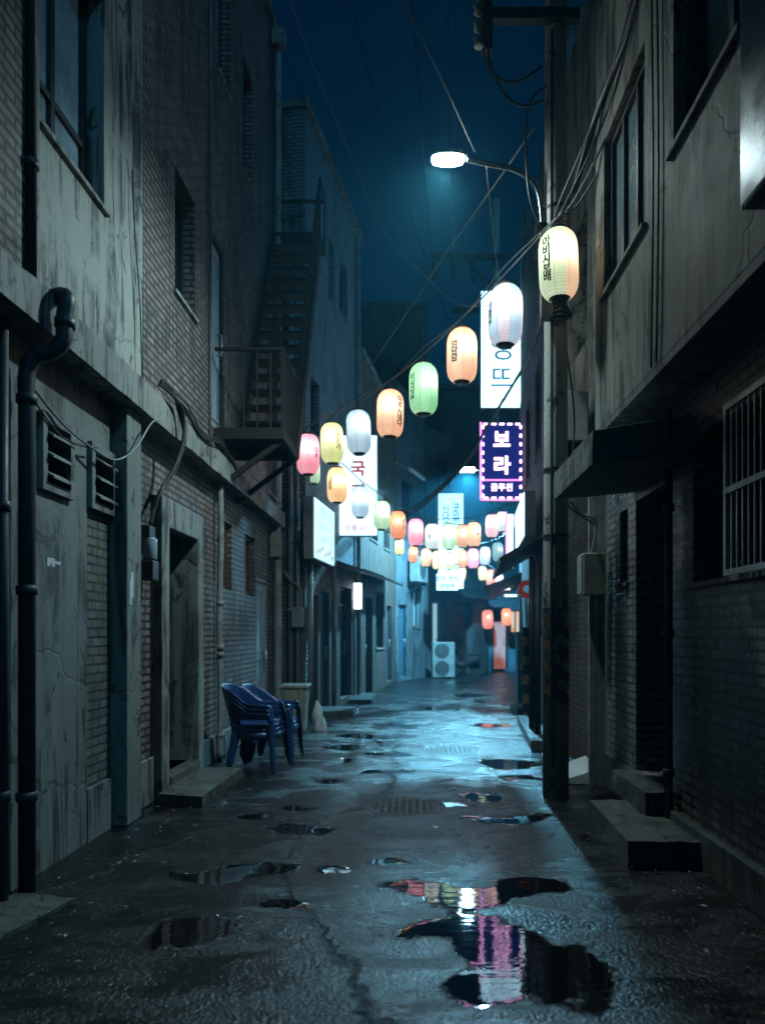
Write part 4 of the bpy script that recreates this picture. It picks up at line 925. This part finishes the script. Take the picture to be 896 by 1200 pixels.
sign_text(t, a, b, 15.2, [('정통국수', .16, .5, .93, .003)], pink_ink)
t, a, b = hang_sign('lightbox_sign', 513, 543, 578, 690, 23.6, 'narrow white sign with columns of dark letters at the bend of the alley', white2)
sign_text(t, a, b, 23.6, [('신\n나\n는\n밤', .27, .3, .28, .006, .8), ('구\n이\n전\n문', .28, .7, .26, .01, .8), ('소주', .3, .55, .78, .01)], blue_ink)
t, a, b = hang_sign('lightbox_sign', 511, 537, 672, 692, 23.2, 'small wide cool white sign just under the narrow white sign', white2)
sign_text(t, a, b, 23.2, [('호프 한잔', .2, .5, .35, .006), ('영업중', .18, .5, .75, .006)], blue_ink)
t, a, b = hang_sign('lightbox_sign', 406, 424, 683, 714, 16.6, 'small bright blank lantern box under the eave on the left', glow('bright_box', (.75, .93, 1.0), 6), casem='ac')
sign_text(t, a, b, 16.6, [('··', .12, .45, .2)], red_ink)
# sign boxes that lie along the walls
t = thing('wall_lightbox', (-1.65, 13.0, 2.77), 'pale light box with faint green and red print fixed along the left wall', 'sign', 'lit shop signs')
FS = Frame(-1.935, 12.3, math.sin(R(5.9)), math.cos(R(5.9)), True)
obj('case', MB().box(0, 1.62, .11, .28, 2.77, 3.82, FS), M['ac'], t)
obj('face', MB().box(.02, 1.60, .281, .30, 2.79, 3.80, FS), lightbox('print_lightbox', (.58, .88, .98), 1.2), t)
mb = MB()
for txt, s_, cu, cz in (('전통 안주 술집', .19, .8, 3.62), ('막걸리 파전 두부', .15, .8, 3.38), ('오늘도 한잔', .15, .8, 3.16)):
    text_on(mb, txt, s_, lambda x, y: FS.pt(cu + x, .304, cz + y))
obj('lettering', mb, glow('grey_print', (.10, .25, .30), .4), t)
PRR = glow('print_red', (.8, .3, .25), .6); PRG = glow('print_green', (.35, .65, .4), .6)
for k in range(7): obj('printed_picture', MB().box(.12 + k * .2, .12 + k * .2 + .13, .302, .305, 2.86 + .04 * (k % 3), 2.94 + .05 * (k % 3), FS), PRR if k % 2 else PRG, t)
t = thing('wall_lightbox', (1.9, 12, 3.05), 'slanted looking white light box over the awning on the right', 'sign', 'lit shop signs')
FT = Frame(1.98, 11.6, math.sin(R(4.6)), math.cos(R(4.6)), False)
obj('case', MB().box(0, 2.1, -.0, .17, 3.05, 3.78, FT), M['ac'], t)
obj('face', MB().box(.02, 2.08, .171, .19, 3.07, 3.76, FT), white, t)
mb = MB()
for txt, s_, cu, cz in (('노래방', .26, 1.3, 3.5), ('맥주 안주', .15, 1.2, 3.22)):
    text_on(mb, txt, s_, lambda x, y: FT.pt(cu - x, .194, cz + y))
obj('lettering', mb, pink_ink, t)
t = thing('edge_sign', (2.1, 14.2, 2.6), 'slim upright neon edged sign left of the slanted light box', 'sign', 'lit shop signs')
obj('case', MB().box(1.86, 2.0, 14.2, 14.4, 2.75, 3.85), M['frame'], t)
obj('face', MB().box(1.87, 1.99, 14.185, 14.198, 2.77, 3.83), white, t)
obj('neon_tube', MB().box(1.84, 1.858, 14.18, 14.2, 2.72, 3.88), neon2, t)
for k, (px0, px1, py0, py1, Y, c, lab) in enumerate(((569, 596, 686, 692, 21, (1, .45, .3), 'thin red and white light strip below the farthest lanterns'), (590, 606, 696, 700, 21.3, (.7, .95, 1), 'thin white light strip at the far right end'), (588, 598, 684, 692, 20.6, (.95, .9, .85), 'small round looking white lamp at the far right end'))):
    t, a, b = hang_sign('light_strip', px0, px1, py0, py1, Y, lab, glow('strip_' + 'abc'[k], c, 1.6), thick=.1)
tl = thing('tube_lamp', (-.4, 19, 5), 'dim tube lamp on a rod jutting from the left houses above the lanterns', 'lamp')
obj('tube', MB().bar(P(478, 548, 19.5), P(497, 562, 20.3), .08, .06), glow('dim_tube', (.3, .75, 1), .10, (.06, .08, .09)), tl)
obj('rod', MB().bar(P(462, 540, 18.3), P(479, 549, 19.5), .05, .05), M['steel'], tl)

# ------------------------------------------------------------------ cables over the alley
def pcable(name, pts, r, label, mat='cable', n=5, seg=7):
    return cable(name, spline([P(*p) for p in pts], seg), r, label, mat, n)
pcable('overhead_cable', [(320, -60, 8), (339, 0, 8.6), (374, 95, 9.4), (417, 196, 10.4), (450, 271, 11.2), (496, 321, 12.4), (529, 352, 13.4), (557, 359, 15.4), (600, 352, 19.9)], .009, 'long wire from the top left down to the tall white sign', 'cable_g')
pcable('overhead_cable', [(334, 65, 12), (382, 170, 14), (440, 310, 17.5), (500, 400, 22), (560, 470, 30)], .012, 'thin wire sloping from the brick house roof to the far houses')
pcable('overhead_cable', [(462, -40, 5.8), (474, 0, 5.9), (521, 100, 6.2), (556, 178, 6.55)], .007, 'wire coming down from the top to the street lamp head', 'cable_g')
pcable('overhead_cable', [(570, 196, 6.6), (574, 240, 8), (584, 330, 14)], .008, 'short wire hanging from the lamp arm', 'cable_g')
pcable('overhead_cable', [(625, 150, 6.6), (589, 203, 7.2), (520, 300, 9), (454, 400, 11), (396, 482, 12.6), (372, 505, 13.2)], .009, 'straight wire crossing the alley from the pole down to the left wall', 'cable_g')
pcable('overhead_cable', [(480, -40, 14), (487, 60, 15), (497, 200, 18), (506, 308, 33)], .014, 'faint far wire left of the street lamp')
pcable('overhead_cable', [(524, -40, 14), (526, 100, 16), (530, 260, 19), (532, 308, 33)], .014, 'faint far wire behind the street lamp')
pcable('overhead_cable', [(400, -40, 16), (470, 220, 22), (560, 470, 30)], .016, 'faint long wire across the sky left of the lamp')
for k, (x0, x1, lab) in enumerate(((736, 652, 'outermost bright wire of the bundle rising to the top right'), (743, 655, 'second wire of the bundle rising to the top right'), (748, 658, 'third wire of the bundle, sagging most'), (752, 661, 'innermost wire of the bundle, against the upper right wall'))):
    pcable('bundle_cable', [(x0 + 30, -120, 4.6), (x0, 15, 5.0), ((x0 + x1) / 2 + 6 + 4 * k, 130 + 6 * k, 5.7), (x1 + 4 + 5 * k, 235, 6.3), (648, 262, 6.46)], .009, lab, 'cable_g' if k % 2 == 0 else 'cable')
m = MB().tube(spline([P(775, -80, 4.8), P(752, 0, 5.0), P(725, 70, 5.4), P(700, 130, 5.9), P(672, 225, 6.4)], 6), .028, 7)
tag(obj('thick_cable', m, M['cable'], smooth=True, loc=tuple(P(775, -80, 4.8))), 'thick black cable running up the upper right wall', 'cable')
m = MB()
for k in range(5):
    o_ = random.uniform(-3, 3)
    m.tube(spline([P(640, 348 + 3 * k, 6.5), P(622 + o_ * .5, 415, 8.0), P(603 + o_ * .5, 448, 9.5), P(589 + o_ * .4, 468 + k, 11.0), P(566, 506 + k, 13), P(545, 541 + k, 14.2), P(490, 590 + 2 * k, 16.2), P(440, 612 + 2 * k, 17.4)], 7), .011, 5)
tag(obj('cable_bundle', m, M['cable'], smooth=True, loc=tuple(P(640, 348, 6.5))), 'heavy black cable bundle hanging from the pole across the signs to the left', 'cable')
pcable('pole_loop', [(569, 20, 6.46), (566, 60, 6.46), (578, 88, 6.5), (605, 96, 6.5), (634, 78, 6.5)], .012, 'upper black cable loop from the crossarm to the pole')
pcable('pole_loop', [(576, 30, 6.46), (572, 66, 6.46), (590, 110, 6.5), (612, 124, 6.5), (636, 118, 6.5)], .012, 'lower black cable loop from the crossarm to the pole')
pcable('pole_loop', [(640, 100, 6.5), (622, 118, 6.5), (616, 160, 6.5), (620, 230, 6.5), (634, 268, 6.5)], .012, 'black cable loop bowing out left of the pole above the lamp arm')
pcable('wall_cable', [(655, 360, 6.5), (672, 480, 7.0), (668, 560, 7.0), (664, 590, 6.9), (690, 610, 6.95), (700, 618, 6.95)], .01, 'black cable running down between the pole and the canopy')
pcable('wall_cable', [(668, 588, 6.7), (680, 602, 6.8), (698, 612, 6.9), (692, 650, 6.92)], .01, 'short pale wire below the canopy to the meter box', 'cable_g')

# ------------------------------------------------------------------ lanterns
LR, LHt = .18, .62                              # radius and paper height of the model
def lantern_meshes(seg, rings):
    pr = []
    for i in range(rings + 1):
        t = -1 + 2 * i / rings
        r = LR * (1 - abs(t) ** 5.5 * .45)
        pr.append((r + (.0016 if i % 2 else 0), t * LHt / 2))
    s = MB().lathe(pr, seg, cap=False)
    top = MB().lathe([(.0985, LHt / 2 - .004), (.104, LHt / 2), (.104, LHt / 2 + .018), (.07, LHt / 2 + .03), (.02, LHt / 2 + .034)], 20)
    bot = MB().lathe([(.07, -LHt / 2 - .022), (.075, -LHt / 2 - .02), (.075, -LHt / 2 - .008), (.1, -LHt / 2 + .004)], 20)
    hook = MB().tube([(-.09, 0, LHt / 2 + .02), (-.01, 0, LHt / 2 + .1), (0, 0, LHt / 2 + .15)], .004, 5).tube([(.09, 0, LHt / 2 + .02), (.01, 0, LHt / 2 + .1), (0, 0, LHt / 2 + .15)], .004, 5)
    out = []
    for nme, mb, mt in (('paper_shade', s, None), ('top_ring', top, M['cap']), ('bottom_ring', bot, M['cap']), ('hanger', hook, M['steel'])):
        me = bpy.data.meshes.new(nme); me.from_pydata(mb.v, [], mb.f); me.materials.append(mt)
        me.polygons.foreach_set('use_smooth', [True] * len(me.polygons)); out.append((nme, me))
    return out
LM_NEAR = lantern_meshes(48, 64); LM_FAR = lantern_meshes(24, 24)
def lan_r(z): return LR * (1 - abs(2 * z / LHt) ** 5.5 * .45)
PAPER = {}
COLS = {'green': ((.25, .66, .36), (.34, .74, .46)), 'peach': ((.92, .52, .33), (.95, .60, .40)), 'mint_salmon': ((.46, .70, .50), (.95, .55, .38)),
        'white_blue': ((.34, .56, .74), (.72, .56, .66)), 'blue_grey': ((.32, .52, .68), (.45, .62, .74)), 'yellow_green': ((.72, .78, .34), (.66, .72, .36)),
        'pink': ((.94, .32, .48), (.95, .42, .56)), 'orange': ((.95, .30, .12), (.95, .36, .16)), 'amber': ((.94, .62, .30), (.92, .58, .28)),
        'white': ((.72, .78, .76), (.66, .74, .74)), 'tan': ((.80, .42, .26), (.74, .38, .24)), 'yellow': ((.86, .80, .40), (.84, .76, .38)),
        'green_white': ((.40, .74, .46), (.62, .80, .62)), 'pink_white': ((.95, .50, .60), (.94, .70, .70)), 'red': ((.92, .22, .14), (.9, .26, .18)), 'grey': ((.36, .42, .40), (.40, .45, .42))}
def lantern(px, py0, py1, Y, col, label, txt=None, ta=0, group='paper lanterns strung over the alley', k=.29, wide=1.0, spin=0.0, ts=.098, dim=1.0):
    H = (py1 - py0) * Y / F                       # paper and rings
    s = H / (LHt + .06)
    c = P(px, (py0 + py1) / 2, Y)
    t = thing('paper_lantern', c, label, 'lantern', group); t.scale = (s * wide, s * wide, s); t.rotation_euler = (R(random.uniform(-2, 2)), R(random.uniform(-2, 2)), R(spin))
    kk = (col, round(k, 2))
    if kk not in PAPER: PAPER[kk] = paper(col + '_paper', COLS[col], k)
    for nme, me in (LM_NEAR if Y < 12 else LM_FAR):
        o = bpy.data.objects.new(nme, me); COL.objects.link(o); o.parent = t
        if nme == 'paper_shade': o.material_slots[0].link = 'OBJECT'; o.material_slots[0].material = PAPER[kk]
    bl = bpy.data.lights.new('bulb', 'POINT'); bl.energy = 5.0 * s * s * dim; bl.shadow_soft_size = .035 * s
    c_ = COLS[col][0]; mx = max(c_); bl.color = (.75 + .25 * c_[0] / mx, .70 + .25 * c_[1] / mx, .62 + .25 * c_[2] / mx)
    bo = bpy.data.objects.new('bulb', bl); COL.objects.link(bo); bo.parent = t; bo.location = (random.uniform(-.03, .03), -.07, .09)
    if txt:
        mb = MB()
        def wrap(x, y):
            a = R(ta - 90 - spin) + x / LR; r = lan_r(y) + .003
            return (r * math.cos(a), r * math.sin(a), y)
        text_on(mb, '\n'.join(txt), ts, wrap, .004, .82)
        obj('lettering', mb, M['ink'], t, local=True)
    return c + Vector((0, 0, H / 2 + .11 * s)), s
near = [
 (654, 268, 354, 6.15, 'mint_salmon', 'largest lantern, half pale green and half salmon, beside the pole', '아비시보배', -48, 20),
 (592, 333, 408, 7.3, 'white_blue', 'pale blue and white lantern in front of the tall white sign', '서울길', -72, 10),
 (541, 384, 451, 8.1, 'peach', 'peach lantern with bold black letters', '엄담암', -34, 0),
 (496, 425, 488, 8.7, 'green', 'green lantern with black letters between the two peach ones', '이시다요', -52, 30),
 (457, 456, 515, 9.5, 'peach', 'peach lantern with fine letters down its right side', '아리시네다', 48, 14),
 (420, 480, 534, 10.3, 'blue_grey', 'grey blue lantern above the white sign with red letters', '바람산', -75, 40),
 (389, 495, 545, 10.9, 'yellow_green', 'yellow green lantern next to the pink one', '경시가', 38, 5),
 (361, 508, 558, 11.3, 'pink', 'bright pink lantern by the fire stairs, last of the upper string', '다소', 55, 12)]
tops = []
for px, a_, b_, Y, col, lab, txt, ta, sp in near:
    tops.append(lantern(px, a_, b_, Y, col, lab, txt, ta, spin=sp)[0])
second = [
 (367, 538, 568, 13.2, 'green_white', 'small green lantern half hidden behind the pink one', None, 0),
 (395, 547, 591, 12.4, 'amber', 'amber lantern left of the white sign with red letters', '다리미', -40),
 (422, 569, 608, 12.9, 'blue_grey', 'grey blue lantern in front of the red letters', None, 0),
 (447, 586, 622, 13.2, 'green_white', 'pale green lantern right of the red lettered sign', None, 0),
 (466, 598, 633, 13.4, 'orange', 'deep orange lantern in the middle of the lower string', '아기다', 45),
 (487, 607, 641, 13.6, 'pink', 'pink lantern beside the deep orange one', None, 0),
 (506, 613, 645, 13.8, 'white', 'whitish grey lantern left of the narrow white sign', '나무', -20),
 (526, 613, 645, 14.0, 'green_white', 'green and white lantern in front of the narrow white sign', None, 0),
 (541, 614, 643, 14.3, 'tan', 'tan lantern between the green and the peach one', None, 0),
 (555, 611, 642, 14.2, 'peach', 'peach lantern left of the cone shaped lamp', '사', 30),
 (576, 602, 631, 14.6, 'pink_white', 'pale pink lantern below the purple sign', None, 0),
 (588, 599, 624, 15.1, 'white', 'white lantern behind the pale pink one at the right', None, 0)]
t2 = []
for px, a_, b_, Y, col, lab, txt, ta in second: t2.append(lantern(px, a_, b_, Y, col, lab, txt, ta, spin=random.uniform(0, 45), k=.3, ts=.09)[0])
third = [
 (468, 631, 651, 19.5, 'yellow', 'small pale yellow lantern under the deep orange one'), (484, 639, 660, 20, 'orange', 'small orange lantern under the pink one'),
 (499, 642, 665, 20.4, 'peach', 'small peach lantern left in the bottom row'), (512, 645, 668, 20.8, 'yellow', 'small yellow lantern in the bottom row next to the peach one'),
 (527, 647, 668, 21.4, 'yellow_green', 'small yellow green lantern before the narrow white sign'), (541, 644, 666, 21.6, 'orange', 'small orange red lantern right of the narrow white sign'),
 (554, 642, 667, 21.2, 'pink', 'small pink lantern right in the bottom row'), (568, 640, 663, 21, 'white_blue', 'small pale blue lantern right in the bottom row'),
 (583, 635, 659, 20.6, 'grey', 'dim grey lantern at the right end of the bottom row'), (541, 664, 681, 24, 'amber', 'tiny amber lantern hanging below the orange red one'),
 (565, 663, 681, 23.6, 'yellow', 'tiny yellow lantern right of the tiny amber one'), (575, 667, 688, 23, 'red', 'small red lantern above the red light strip'), (585, 672, 688, 22.6, 'white', 'tiny white lantern beside the red one')]
t3 = []
for px, a_, b_, Y, col, lab in third:
    Y = Y * .83 if Y < 22 else Y
    t3.append(lantern(px, a_, b_, Y, col, lab, spin=random.uniform(0, 45), k=.34 if col != 'grey' else .1, dim=1 if col != 'grey' else .3)[0])
lantern(571, 714, 738, 27.2, 'red', 'red lantern at the left of the door at the end of the alley', group='red lanterns at the end door', k=.6, dim=.25)
lantern(593, 712, 734, 27.0, 'orange', 'orange red lantern at the right of the door at the end of the alley', group='red lanterns at the end door', k=.6, dim=.25)
# the strings
def string(pts, r, label):
    return cable('lantern_string', spline(pts, 5), r, label, 'cable_g')
up = [P(668, 225, 6.5), P(662, 256, 6.3)] + tops + [P(345, 520, 11.8)]
string(up, .009, 'lantern cable from the pole to the fire stairs, along its lanterns')
string([p + Vector((.02 * (-1) ** i, .02, .035 + .03 * (i % 2))) for i, p in enumerate(up)], .006, 'second thin wire twisted along the upper lantern cable')
string([P(352, 530, 12.75)] + t2[1:8] + [t2[9], t2[10], P(612, 588, 15.3)], .009, 'lower lantern cable curving across the alley in front of the signs')
string([P(448, 622, 16.0)] + t3[:9] + [P(600, 622, 17.0)], .01, 'farthest lantern cable with the small lanterns of the bottom row')
string([P(350, 528, 12.7), t2[0], t2[1]], .008, 'short wire holding the half hidden green lantern')
string([P(520, 655, 24.6), t3[9], t3[10], t3[11], t3[12], P(602, 655, 22.4)], .01, 'wire holding the tiny lanterns below the bottom row')
string([P(556, 704, 28), P(572, 709, 27.2), P(592, 707, 27), P(606, 702, 26.5)], .012, 'wire over the end door that holds the two red lanterns')
cs = thing('cone_lamp', P(594, 600, 18.6), 'white cone shaped lamp shade under the purple sign', 'lamp')
cm = MB().lathe([(.10, -.45), (.32, 0), (.30, .02)], 20, tuple(P(594, 606, 19.2)), cap=False)
obj('lamp_shade', cm, glow('cone_shade', (.75, .95, .95), .8), cs, smooth=True)

# ------------------------------------------------------------------ chairs
def chair_meshes():
    # shell: back flowing into the two arms
    nu, nv = 40, 8; shell = MB()
    def plan(t):                                   # t -1..1 round the back; x forward, y sideways
        a = t * 1.30
        s = abs(t)
        if s < .5:
            q = t / .5; y = .225 * math.sin(q * math.pi / 2 * .96); x = -.25 + .10 * q * q
        else:
            q = (s - .5) / .5; y = math.copysign(.225 + .035 * min(q * 2, 1), t); x = -.15 + .37 * q
        return x, y
    sm = lambda a, b, x: (lambda k: k * k * (3 - 2 * k))(min(max((x - a) / (b - a), 0), 1))
    vs = []; fs = []
    for i in range(nu + 1):
        t = -1 + 2 * i / nu; s = abs(t); x, y = plan(t)
        zt = .86 - .05 * (s / .5) ** 2 if s < .5 else .81 - .16 * sm(.5, .72, s) - .015 * sm(.8, 1, s)
        zb = .42 + .16 * sm(.40, .60, s) - .0 * s
        for j in range(nv + 1):
            v = j / nv; z = zb + (zt - zb) * v
            lean = -.10 * max(0, (z - .42)) / .44 * (1 - sm(.5, .8, s))
            roll = .02 * sm(.8, 1, v) * (1 if s > .5 else .6)
            vs.append((x + lean - (roll if s < .5 else 0), y + math.copysign(roll, y) * (1 if s >= .5 else 0), z))
    for i in range(nu):
        for j in range(nv):
            k = i * (nv + 1) + j; fs.append((k, k + nv + 1, k + nv + 2, k + 1))
    shell.add(vs, fs)
    seat = MB(); vs = []; fs = []; n = 12
    for i in range(n + 1):
        for j in range(n + 1):
            u = -1 + 2 * i / n; v = j / n
            w = .205 + .035 * v
            vs.append((-.20 + .44 * v, u * w, .43 - .02 * (1 - u * u) * math.sin(v * math.pi) + .015 * v - .05 * max(0, v - .88) / .12 * 1.0 - .02 * max(0, abs(u) - .85) / .15))
    for i in range(n):
        for j in range(n):
            k = i * (n + 1) + j; fs.append((k, k + 1, k + n + 2, k + n + 1))
    seat.add(vs, fs)
    legs = []
    for sy in (-1, 1):                             # front leg: flows down from the arm
        pts = [(.21, .26, .65), (.245, .262, .62), (.258, .264, .56), (.262, .266, .44), (.275, .275, .2), (.285, .285, 0)]
        wd = [.05, .055, .06, .075, .06, .045]
        m = MB(); vs = []; fs = []
        for (x, y, z), w in zip(pts, wd): vs += [(x - w * .75, sy * y, z), (x, sy * (y + .012), z), (x + .004, sy * (y - w * .75), z)]
        for i in range(len(pts) - 1):
            for j in range(2): fs.append((3 * i + j, 3 * i + j + 1, 3 * i + j + 4, 3 * i + j + 3))
        legs.append(m.add(vs, fs))
        m = MB(); vs = []; fs = []
        pts = [(-.16, .215, .60), (-.185, .218, .44), (-.22, .235, .22), (-.25, .25, 0)]; wd = [.05, .09, .065, .045]
        for (x, y, z), w in zip(pts, wd): vs += [(x + w, sy * y, z), (x, sy * (y + .012), z), (x - .004, sy * (y - w), z)]
        for i in range(len(pts) - 1):
            for j in range(2): fs.append((3 * i + j, 3 * i + j + 1, 3 * i + j + 4, 3 * i + j + 3))
        legs.append(m.add(vs, fs))
    apron = MB()
    for sy in (-1, 1): apron.hexa([(-.18, sy * .222, .36), (.24, sy * .252, .37), (.24, sy * .262, .37), (-.18, sy * .232, .36), (-.18, sy * .222, .44), (.24, sy * .252, .44), (.24, sy * .262, .44), (-.18, sy * .232, .44)])
    apron.box(.24, .25, -.25, .25, .37, .43)
    return [('backrest', shell), ('seat', seat), ('seat_rim', apron)] + [('leg', l_) for l_ in legs]
def make_chair():
    t = thing('plastic_chair', (0, 0, 0), '', 'chair', 'blue plastic chairs stacked by the left wall')
    for nme, mb in chair_meshes():
        o = obj(nme, mb, M['plastic'], t, smooth=True, local=True)
        if nme != 'seat_rim':
            s = o.modifiers.new('thickness', 'SOLIDIFY'); s.thickness = .011; s.offset = 0
        if nme == 'leg' or nme == 'backrest' or nme == 'seat':
            s = o.modifiers.new('smoothing', 'SUBSURF'); s.levels = 1; s.render_levels = 2
    return t
proto = make_chair(); first = True
spots = [(-1.68, 7.93, -8, ['bottom blue plastic chair of the nearer stack, its legs on the wet ground', 'middle blue plastic chair of the nearer stack', 'top blue plastic chair of the nearer stack, its back nearest the thin grey pipe']),
         (-1.60, 8.50, -3, ['lower blue plastic chair of the farther stack', 'upper blue plastic chair of the farther stack'])]
for x, y, rz, labs in spots:
    for k, lab in enumerate(labs):
        if first: c = proto; first = False
        else:
            c = proto.copy(); COL.objects.link(c)
            for ch in list(proto.children):
                d = ch.copy(); COL.objects.link(d); d.parent = c
        c.location = (x - .012 * k, y + .004 * k, .003 + .044 * k + (.0 if len(labs) == 3 else .05)); c.rotation_euler = (0, 0, R(rz + 1.5 * k)); c['label'] = lab
    # the stack of two stands on its own feet
for c in [o for o in bpy.data.objects if o.name.startswith('plastic_chair') and 'farther' in o['label']]: c.location.z -= .05

# ------------------------------------------------------------------ bin, bag, air conditioners, scooter, manholes
bn = thing('waste_bin', (-1.79, 11.2, 0), 'beige plastic bin with a rim against the wall past the chairs', 'bin')
m = MB().hexa([(-1.95, 11.05, 0), (-1.64, 11.05, 0), (-1.64, 11.4, 0), (-1.95, 11.4, 0), (-1.985, 11.0, .66), (-1.60, 11.0, .66), (-1.60, 11.45, .66), (-1.985, 11.45, .66)])
obj('body', m, M['bin'], bn, bevel=.02)
obj('rim', MB().box(-2.01, -1.575, 10.975, 11.475, .66, .71), M['bin'], bn, bevel=.015)
for x in (-1.9, -1.68): obj('rib', MB().bar((x, 11.02, .02), (x - .01, 10.985, .655), .03, .02), M['bin'], bn)
m = MB(); vs = []; fs = []; n = 14
for i in range(9):
    z = .46 * (1 - i / 8)
    for k in range(n):
        a = 2 * math.pi * k / n; r = (.02 + .10 * math.sin(min(i / 8 * 1.9, 1.57))) * (1 + .28 * math.sin(3 * a + i) * random.uniform(.5, 1))
        vs.append((-1.47 + .05 * (1 - z / .46) + r * math.cos(a) * .8, 11.25 + r * math.sin(a), max(z, .0)))
for i in range(8):
    for k in range(n): fs.append((i * n + k, i * n + (k + 1) % n, (i + 1) * n + (k + 1) % n, (i + 1) * n + k))
tag(obj('rubbish_bag', m.add(vs, fs), M['bag'], smooth=True, loc=(-1.47, 11.25, 0)), 'crumpled white plastic bag leaning beside the beige bin', 'bag')
tag(worn(obj('low_slab', MB().box(-1.75, -1.05, 13.0, 13.9, -.02, .1), M['step'])), 'low slab in front of the small steel shutter on the left', 'slab')
tag(worn(obj('low_slab', MB().box(-1.35, -.85, 15.4, 17.2, -.02, .09), M['step'])), 'low slab under the small bright lantern box on the left', 'slab')

def ac_unit(fr, u0, w0, z0, W, D, Hh, label, fans=1, bracket=False):
    x, y, _ = fr.pt(u0 + W / 2, w0 + D / 2, 0)
    t = thing('air_conditioner', (x, y, z0), label, 'air conditioner')
    b0 = z0 + .05
    obj('casing', MB().box(u0, u0 + W, w0, w0 + D, b0, z0 + Hh, fr), M['ac'], t, bevel=.012)
    for k in range(fans):
        c = b0 + (Hh - .05) * (k + .5) / fans; r = min(W * .36, Hh / fans * .42); cu = u0 + W * .42
        rg = MB(); pr = [fr.pt(cu + r * math.cos(2 * math.pi * i / 20), w0 + D + .002, c + r * math.sin(2 * math.pi * i / 20)) for i in range(20)]
        rg.add(pr, [tuple(range(20))]); obj('fan_opening', rg, M['black'], t)
        g_ = MB()
        for i in range(9):
            z = c - r + 2 * r * i / 8; hw = math.sqrt(max(r * r - (z - c) ** 2, .0004)); g_.box(cu - hw, cu + hw, w0 + D + .004, w0 + D + .012, z - .007, z + .007, fr)
        obj('grille', g_, M['ac'], t)
    obj('foot', MB().box(u0 + .06, u0 + .12, w0, w0 + D, z0, b0, fr), M['steel'], t); obj('foot', MB().box(u0 + W - .12, u0 + W - .06, w0, w0 + D, z0, b0, fr), M['steel'], t)
    if bracket:
        for u in (u0 + .09, u0 + W - .09): obj('bracket', MB().bar(fr.pt(u, 0, z0 - .02), fr.pt(u, w0 + D, z0 - .02), .04, .04).bar(fr.pt(u, .02, z0 - .35), fr.pt(u, w0 + D - .03, z0 - .05), .03, .03), M['steel'], t)
    return t
F9 = Frame(.62, 24.1, 1, .15, True)
ac_unit(F9, .05, -.12, 0, .74, .3, 1.2, 'tall ivory air conditioner unit on the ground at the bend', 2)
ac_unit(B4, .9, .12, 3.1, .85, .32, .85, 'air conditioner on brackets high on the grey rendered house', 1, True)
ac_unit(F2, .12, .2, 3.35, .6, .26, .55, 'air conditioner on the right wall between the pole and the canopy', 1, True)
sc = thing('scooter', (2.0, 25.4, 0), 'dark scooter parked in the shade of the corner shop', 'scooter')
obj('body', MB().tube(spline([(1.5, 25.5, .75), (1.62, 25.5, .45), (1.85, 25.45, .38), (2.1, 25.4, .55), (2.35, 25.35, .6)], 5), [.08] * 5 + [.12] * 8 + [.16] * 8, 10), M['black'], sc, smooth=True)
for x in (1.45, 2.3): obj('wheel', MB().tube([(x, 25.46, .25), (x, 25.54, .25)], .25, 18), M['black'], sc)
obj('handlebar', MB().tube([(1.55, 25.2, 1.0), (1.5, 25.5, .95), (1.55, 25.8, 1.0)], .025, 6), M['steel'], sc)
obj('seat', MB().box(1.95, 2.5, 25.28, 25.5, .74, .82), M['black'], sc, bevel=.03)
def manhole(x, y, r, label):
    t = thing('manhole_cover', (x, y, .0), label, 'manhole cover')
    obj('rim', MB().lathe([(r, -.02), (r + .05, -.02), (r + .035, .004), (r, .006)], 40, (x, y, 0), cap=False), M['iron'], t)
    c = MB().lathe([(r - .006, -.02), (r - .006, .003), (r - .02, .005)], 40, (x, y, 0))
    for i in range(-5, 6):
        for j in range(-5, 6):
            if math.hypot(i, j) * r / 5.6 < r - .05: c.box(x + i * r / 5.6 - .014, x + i * r / 5.6 + .014, y + j * r / 5.6 - .014, y + j * r / 5.6 + .014, .005, .009)
    obj('cover', c, M['iron'], t)
manhole(-.07, 6.28, .33, 'round iron manhole cover in the road before the pole')
manhole(.5, 9.3, .34, 'round iron manhole cover further up the road')
# litter and leaves: too many to count
lt = MB()
for i in range(260):
    s_ = random.choice((-1, 1)); y = random.uniform(3.0, 9.5); x = s_ * (1.75 - abs(random.gauss(0, .35))) if s_ > 0 else -(2.2 - abs(random.gauss(0, .45)))
    a = random.uniform(0, 6.3); r = random.uniform(.006, .02); z = .022
    lt.add([(x + r * math.cos(a), y + r * math.sin(a), z), (x + r * .5 * math.cos(a + 1.7), y + r * .5 * math.sin(a + 1.7), z + .006), (x - r * math.cos(a), y - r * math.sin(a), z), (x + r * .5 * math.cos(a - 1.7), y + r * .5 * math.sin(a - 1.7), z + .003)], [(0, 1, 2, 3)])
tag(obj('litter', lt, M['bin']), 'scraps of leaves and litter along both edges of the road', 'litter', kind='stuff')

# ------------------------------------------------------------------ night air
hzm = bpy.data.materials.new('haze'); hzm.use_nodes = True; hn = hzm.node_tree.nodes; hl = hzm.node_tree.links; hn.clear()
ho = hn.new('ShaderNodeOutputMaterial'); hv = hn.new('ShaderNodeVolumePrincipled')
hv.inputs['Color'].default_value = (.16, .70, 1.0, 1); hv.inputs['Density'].default_value = 0.0030; hv.inputs['Anisotropy'].default_value = 0.68
hl.new(hv.outputs[0], ho.inputs['Volume'])
hb = obj('haze', MB().box(-30, 30, -12, 60, -1.1, 22), hzm)
tag(hb, 'thin blue night haze in the alley air', 'haze', kind='stuff')
hb.display_type = 'WIRE'
